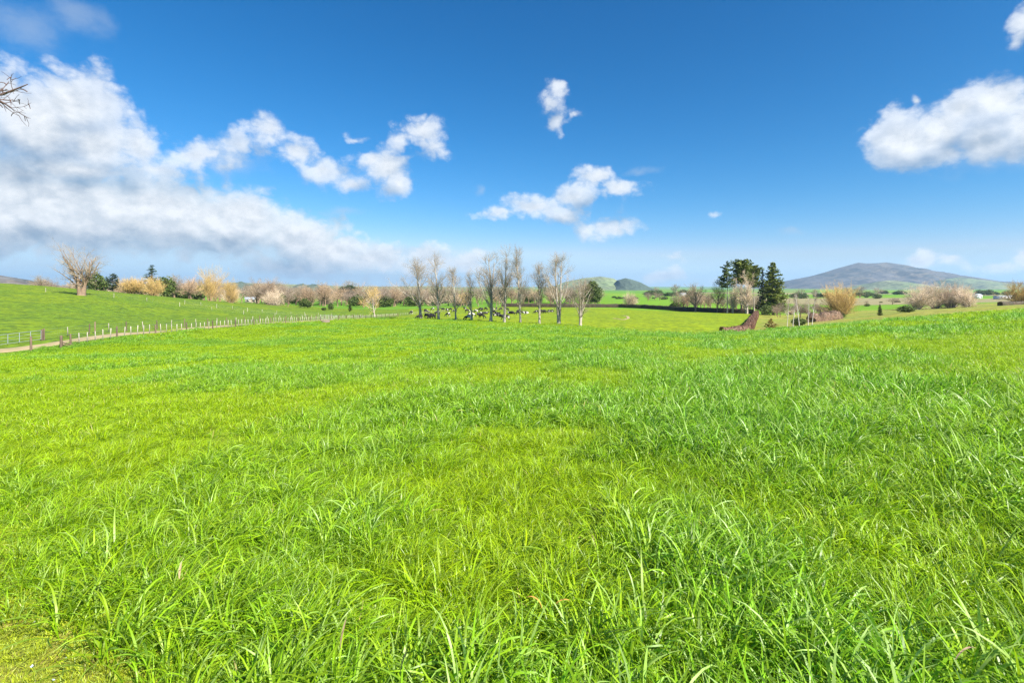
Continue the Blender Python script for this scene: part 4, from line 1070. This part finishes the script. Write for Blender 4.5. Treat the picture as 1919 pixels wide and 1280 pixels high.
# ------------------------------------------------------------------ cows
def skin_mesh(name, verts, edges, radii, mat, sub=2):
    me = bpy.data.meshes.new('tmp'); me.from_pydata(verts, edges, [])
    o = bpy.data.objects.new('tmp', me); COL.objects.link(o)
    o.modifiers.new('skin', 'SKIN')
    for v, r in zip(me.skin_vertices[0].data, radii): v.radius = (r, r) if not isinstance(r, tuple) else r
    me.skin_vertices[0].data[0].use_root = True
    md = o.modifiers.new('sub', 'SUBSURF'); md.levels = sub; md.render_levels = sub
    dg = bpy.context.evaluated_depsgraph_get()
    out = bpy.data.meshes.new_from_object(o.evaluated_get(dg))
    out.name = name; out.materials.clear(); out.materials.append(mat)
    for p in out.polygons: p.use_smooth = True
    bpy.data.objects.remove(o); bpy.data.meshes.remove(me)
    return out
def cow_mat():
    m, t, out = new_mat('black_and_white_hide')
    tcn = t.add('ShaderNodeTexCoord'); oi = t.add('ShaderNodeObjectInfo')
    v = t.vec('ADD', tcn.outputs['Object'], t.vec('MULTIPLY', oi.outputs['Location'], (0.37, 0.21, 0.0)))
    n = t.noise(v, 1.1, 1.5, 0.4)
    thr = t.ramp01(oi.outputs['Random'], 0, 1, 0.50, 0.78, False)
    col = t.mix(t.math('GREATER_THAN', n, thr), (0.018, 0.015, 0.014), (0.62, 0.58, 0.53))
    bs = t.add('ShaderNodeBsdfPrincipled'); t.l.new(col, bs.inputs['Base Color']); bs.inputs['Roughness'].default_value = 0.75
    t.l.new(bs.outputs[0], out.inputs['Surface']); return m
HIDE = cow_mat()
def cow_pose(name, head, lying=False):
    dz = -0.62 if lying else 0.0
    V = [(-0.15, 0, 1.12 + dz), (-0.75, 0, 1.20 + dz), (0.45, 0, 1.16 + dz)]
    Rr = [(0.40, 0.42), (0.31, 0.33), (0.33, 0.37)]
    E = [(0, 1), (0, 2)]
    def chain(start, pts, rs):
        p = start
        for q, r in zip(pts, rs):
            V.append(q); Rr.append((r, r)); E.append((p, len(V) - 1)); p = len(V) - 1
        return p
    if head == 'graze':
        h = chain(2, [(0.86, 0, 0.98 + dz), (1.16, 0, 0.62 + dz), (1.36, 0, 0.34 + dz), (1.46, 0, 0.13)], [0.20, 0.14, 0.14, 0.085])
        ear = len(V) - 3
    else:
        h = chain(2, [(0.84, 0, 1.32 + dz), (1.08, 0, 1.55 + dz), (1.30, 0, 1.52 + dz), (1.52, 0, 1.38 + dz)], [0.20, 0.15, 0.14, 0.09])
        ear = len(V) - 3
    for sgn in (-1, 1):
        ex, ey, ez = V[ear]
        chain(ear, [(ex - 0.03, sgn * 0.22, ez + 0.05)], [0.045])
        if lying:
            chain(1, [(-0.55, sgn * 0.36, 0.26), (-0.15, sgn * 0.42, 0.12)], [0.15, 0.07])
            chain(2, [(0.62, sgn * 0.28, 0.26), (0.82, sgn * 0.30, 0.10), (0.55, sgn * 0.30, 0.08)], [0.14, 0.08, 0.06])
        else:
            st = 0.06 * sgn
            chain(1, [(-0.72 + st, sgn * 0.20, 0.86), (-0.66 + st, sgn * 0.21, 0.66), (-0.84 + st, sgn * 0.20, 0.44), (-0.79 + st, sgn * 0.20, 0.16), (-0.76 + st, sgn * 0.20, 0.02)], [0.19, 0.13, 0.075, 0.055, 0.07])
            chain(2, [(0.52 - st, sgn * 0.18, 0.82), (0.54 - st, sgn * 0.18, 0.48), (0.50 - st, sgn * 0.18, 0.18), (0.53 - st, sgn * 0.18, 0.02)], [0.15, 0.085, 0.055, 0.07])
    chain(1, [(-1.04, 0, 1.18 + dz), (-1.10, 0.02, 0.80 + dz), (-1.09, 0.02, 0.50 + dz * 0.6)], [0.06, 0.03, 0.05])
    return skin_mesh(name, V, E, Rr, HIDE)
COWS = [cow_pose('grazing_cow', 'graze'), cow_pose('standing_cow', 'up'), cow_pose('lying_cow', 'up', True)]
z4 = [(230,1045,0),(345,1118,0),(435,1012,0),(452,1040,0),(450,1105,0),(500,1115,1),(528,1118,0),(530,992,0),(598,1062,0),(675,1002,1),(735,1012,0),(745,1080,0),(778,1000,0),(840,1025,0),(985,985,1),(1025,1025,0),(1030,1130,0),(1080,1090,0),(1140,1030,0),(1200,1002,0),(1225,1000,0),(1285,992,0),(1380,992,0),(1432,995,0),(1492,995,0),(1582,1002,1),(1195,1062,2),(1240,1045,2),(1280,1045,2),(1227,1108,0),(1400,1050,0),(1418,1070,2),(1450,1050,2),(1470,1078,2),(1505,1088,2),(1570,1128,0)]
z5 = [(250,982,2),(285,985,2),(358,1000,0),(372,975,0),(432,975,2),(468,985,2),(604,982,0),(655,980,1),(690,980,0),(718,980,0),(785,958,2),(805,962,2)]
rng = np.random.default_rng(5)
cl = [(740 + x / 7.527, 450 + y / 7.527, k_) for x, y, k_ in z4] + [(920 + x / 7.11, 450 + y / 7.11, k_) for x, y, k_ in z5]
ROWPX = [788, 822, 854, 885, 919, 945, 976, 1011, 1047, 1087]
for px, py, k_ in cl:
    c = on(px, py, near=110)
    tn = min(range(10), key=lambda i: abs(ROWPX[i] - px)); dd = px - ROWPX[tn]
    ordn = ('leftmost', 'second', 'third', 'fourth', 'fifth', 'sixth', 'seventh', 'eighth', 'ninth', 'rightmost')[tn]
    sd = 'directly behind' if abs(dd) < 4 else ('just left of' if dd < 0 else 'just right of') if abs(dd) < 11 else ('well left of' if dd < 0 else 'well right of')
    dp = 'near' if py > 594 else 'mid-paddock' if py > 587 else 'far-off'
    how = ('grazing', 'head-up standing', 'lying')[k_]
    lab = f'{dp} {how} black-and-white cow {sd} the {ordn} tree of the row'
    o = obj('dairy_cow', COWS[k_], None, (c[0], c[1], c[2] - 0.01), (0, 0, rng.choice([0.0, math.pi]) + rng.normal(0, 0.6)), [rng.uniform(0.92, 1.08)] * 3)
    tag(o, lab, 'cow', 'dairy cows in the paddock behind the tree row')

# pale worn curve in the cow paddock
crv = [on(1150, 597), on(1168, 600), on(1178, 597), on(1176, 593), on(1164, 591.5)]
t_ = np.linspace(0, len(crv) - 1, 60); ca = np.array(crv)
lx, ly = np.interp(t_, range(len(crv)), ca[:, 0]), np.interp(t_, range(len(crv)), ca[:, 1])
for _ in range(6):
    lx[1:-1] = (lx[:-2] + lx[1:-1] * 2 + lx[2:]) / 4; ly[1:-1] = (ly[:-2] + ly[1:-1] * 2 + ly[2:]) / 4
gx_, gy_ = np.gradient(lx), np.gradient(ly); gl = np.hypot(gx_, gy_) + 1e-6
o4 = np.linspace(-0.45, 0.45, 4)
CX = lx[:, None] - gy_[:, None] / gl[:, None] * o4; CY = ly[:, None] + gx_[:, None] / gl[:, None] * o4
idx = np.arange(240).reshape(60, 4)
tag(obj('worn_path', mesh_np('worn_path', np.stack([CX, CY, ground(CX, CY) + 0.05], -1).reshape(-1, 3), np.stack([idx[:-1, :-1], idx[:-1, 1:], idx[1:, 1:], idx[1:, :-1]], -1).reshape(-1, 4), True, [M['track']])), kind='structure')

# ------------------------------------------------------------------ far buildings
def house(name, label, px, Y, w, d, h, rise, rz=0.0, windows=3, door=True, wall='wall'):
    root = thing(name, label, 'house' if 'house' in name else 'shed', at(px, Y), rz)
    obj('wall', mesh_np('wall', *boxes([(-w / 2, w / 2, -d / 2, d / 2, -0.5, h)]), False, [M[wall]]), root)
    e = 0.4
    V = np.array([(-w/2-e,-d/2-e,h),(w/2+e,-d/2-e,h),(w/2+e,d/2+e,h),(-w/2-e,d/2+e,h),(-w/2-e,0,h+rise),(w/2+e,0,h+rise),
                  (-w/2-e,-d/2-e,h+.15),(w/2+e,-d/2-e,h+.15),(w/2+e,d/2+e,h+.15),(-w/2-e,d/2+e,h+.15)], float)
    V[:4, 2] += 0.003
    obj('roof', mesh_np('roof', V, [np.array([[0,3,2,1],[0,1,7,6],[2,3,9,8],[6,7,5,4],[8,9,4,5]]), np.array([[0,6,4],[0,4,9],[0,9,3],[1,5,7],[1,8,5],[1,2,8]])], False, [M['roof']]), root)
    for i in range(windows):
        x = -w / 2 + w * (i + 0.5) / windows
        obj('window', mesh_np('window', *boxes([(x - 0.7, x + 0.7, -d / 2 - 0.05, -d / 2 - 0.003, h * 0.35, h * 0.8)]), False, [M['pane']]), root)
    if door: obj('door', mesh_np('door', *boxes([(w * 0.02 - 0.45 + w / 3.1, w * 0.02 + 0.45 + w / 3.1, -d / 2 - 0.04, -d / 2 - 0.003, 0, h * 0.78)]), False, [M['post']]), root)
    return root
house('farm_house', 'small white house far off right of the cream willow clump', 1831, 700, 9, 7, 5, 1.6, 0.3, 2)
house('farm_shed', 'long low white shed at the far right on the plain', 1880, 640, 19, 8, 3.2, 1.2, 0.1, 4)
house('farm_house', 'pale house with grey roof among bare trees on the left', 470, 372, 7, 6, 2.6, 1.6, 0.4, 2, wall='batten')
house('farm_house', 'tiny white house below the shelter belt right of the globe willow', 1280, 900, 10, 8, 4, 2, 0.2, 2)

# ------------------------------------------------------------------ small things in the near grass
petal_m = simple('pale_blue_petal', (0.38, 0.45, 0.72), (0.55, 0.60, 0.80), 60, 0.6)
stem_m = simple('flower_stem', (0.10, 0.18, 0.03), None, 3, 0.7)
pv = []; pf = []
for k_ in range(4):
    a0 = k_ * math.pi / 2
    ring = [(0, 0, 0.0)] + [(0.0065 * math.cos(a0 + da) * rr_, 0.0065 * math.sin(a0 + da) * rr_, 0.0015 * rr_) for da, rr_ in ((-0.62, 0.7), (-0.35, 1.0), (0.0, 1.1), (0.35, 1.0), (0.62, 0.7))]
    pf.append([len(pv) + i for i in range(6)]); pv += ring
petals = mesh_np('petals', np.array(pv), np.array(pf), False, [petal_m])
stemm = mesh_np('flower_stem', *tubes(np.array([[(0, 0, -0.06), (0.004, 0, -0.03), (0, 0, 0)]]), np.full((1, 3), 0.0012), 4), False, [stem_m])
for x_, y_ in ((20,1240),(47,1243),(88,1212),(100,1195),(120,1208),(157,1215),(185,1262),(116,1270),(125,1155),(120,1168),(100,1050),(65,1085),(150,1037),(170,1065),(220,1170),(60,1168)):
    Y_ = 1.62 * F / (y_ - HZ); X_ = (x_ - 959.5) / F * Y_
    f = thing('speedwell_flower', 'tiny pale-blue speedwell flower in the short turf at the lower left', 'flower', (X_, Y_, gz(X_, Y_) + 0.055), x_, 'tiny blue flowers in the short turf')
    f.rotation_euler = (-0.5 + 0.1 * (x_ % 5), 0.2, x_)
    obj('petals', petals, f); obj('stem', stemm, f)
straw_m = simple('dead_leaf', (0.40, 0.29, 0.18), (0.28, 0.19, 0.11), 20, 0.8)
orange_m = simple('orange_dead_leaf', (0.62, 0.32, 0.07), (0.50, 0.24, 0.05), 30, 0.7)
def dry_leaf(label, px, py, L, w, curl, mat, hgt=0.16, rz=0.0, tilt=0.3):
    Y_ = (EYE - hgt) * F / (py - HZ); X_ = (px - 959.5) / F * Y_
    for _ in range(3):
        Y_ = (EYE - gz(X_, Y_) - hgt) * F / (py - HZ); X_ = (px - 959.5) / F * Y_
    s = np.linspace(0, 1, 9); th = tilt + curl * s
    x = np.concatenate([[0], np.cumsum(np.sin(th[:-1]) * L / 8)]); z = np.concatenate([[0], np.cumsum(np.cos(th[:-1]) * L / 8)])
    ww = w * (0.3 + 0.9 * s) * (1.02 - s ** 3) * 0.5
    V = np.stack([np.stack([x, -ww, z], 1), np.stack([x, 0 * x, z - 0.25 * ww], 1), np.stack([x, ww, z], 1)], 1).reshape(-1, 3)
    i = np.arange(27).reshape(9, 3)
    Q = np.stack([i[:-1, :-1], i[:-1, 1:], i[1:, 1:], i[1:, :-1]], -1).reshape(-1, 4)
    o = obj('dry_leaf', mesh_np('dry_leaf', V, Q, True, [mat]), None, (X_, Y_, gz(X_, Y_) + hgt), (0, 0, rz))
    return tag(o, label, 'leaf')
dry_leaf('pale dead folded leaf standing in the grass at the lower left', 336, 1085, 0.12, 0.02, 1.8, straw_m, 0.12, 2.0, 0.1)
dry_leaf('orange curled dead leaf in the grass right of the lower middle', 1015, 1140, 0.13, 0.012, 2.6, orange_m, 0.17, 2.8, 0.2)
dry_leaf('second orange curled leaf touching the first in the lower middle grass', 1036, 1145, 0.13, 0.012, 2.2, orange_m, 0.17, 0.2, 0.3)
dry_leaf('brown withered stalk in the grass at the bottom left of centre', 638, 1215, 0.13, 0.016, 0.6, straw_m, 0.14, 1.2, 0.1)
dry_leaf('pinkish withered seed stalk near the bottom edge below the middle', 750, 1265, 0.10, 0.016, 0.5, straw_m, 0.18, 0.5, 0.1)
dry_leaf('pale bent dead blade in the dense grass at the lower right', 1790, 1238, 0.16, 0.012, 1.6, straw_m, 0.2, 0.3, 0.8)

# ------------------------------------------------------------------ haze
hz_m, t, out = new_mat('air')
pv_ = t.add('ShaderNodeVolumePrincipled')
pv_.inputs['Color'].default_value = (0.46, 0.72, 1.0, 1.0); pv_.inputs['Density'].default_value = 0.000062; pv_.inputs['Anisotropy'].default_value = 0.2
t.l.new(pv_.outputs[0], out.inputs['Volume'])
HB = boxes([(-14600, 14600, -14600, 14600, -60.0, 335.0)])
hzo = obj('haze', mesh_np('haze', *HB, False, [hz_m]))
tag(hzo, kind='stuff')
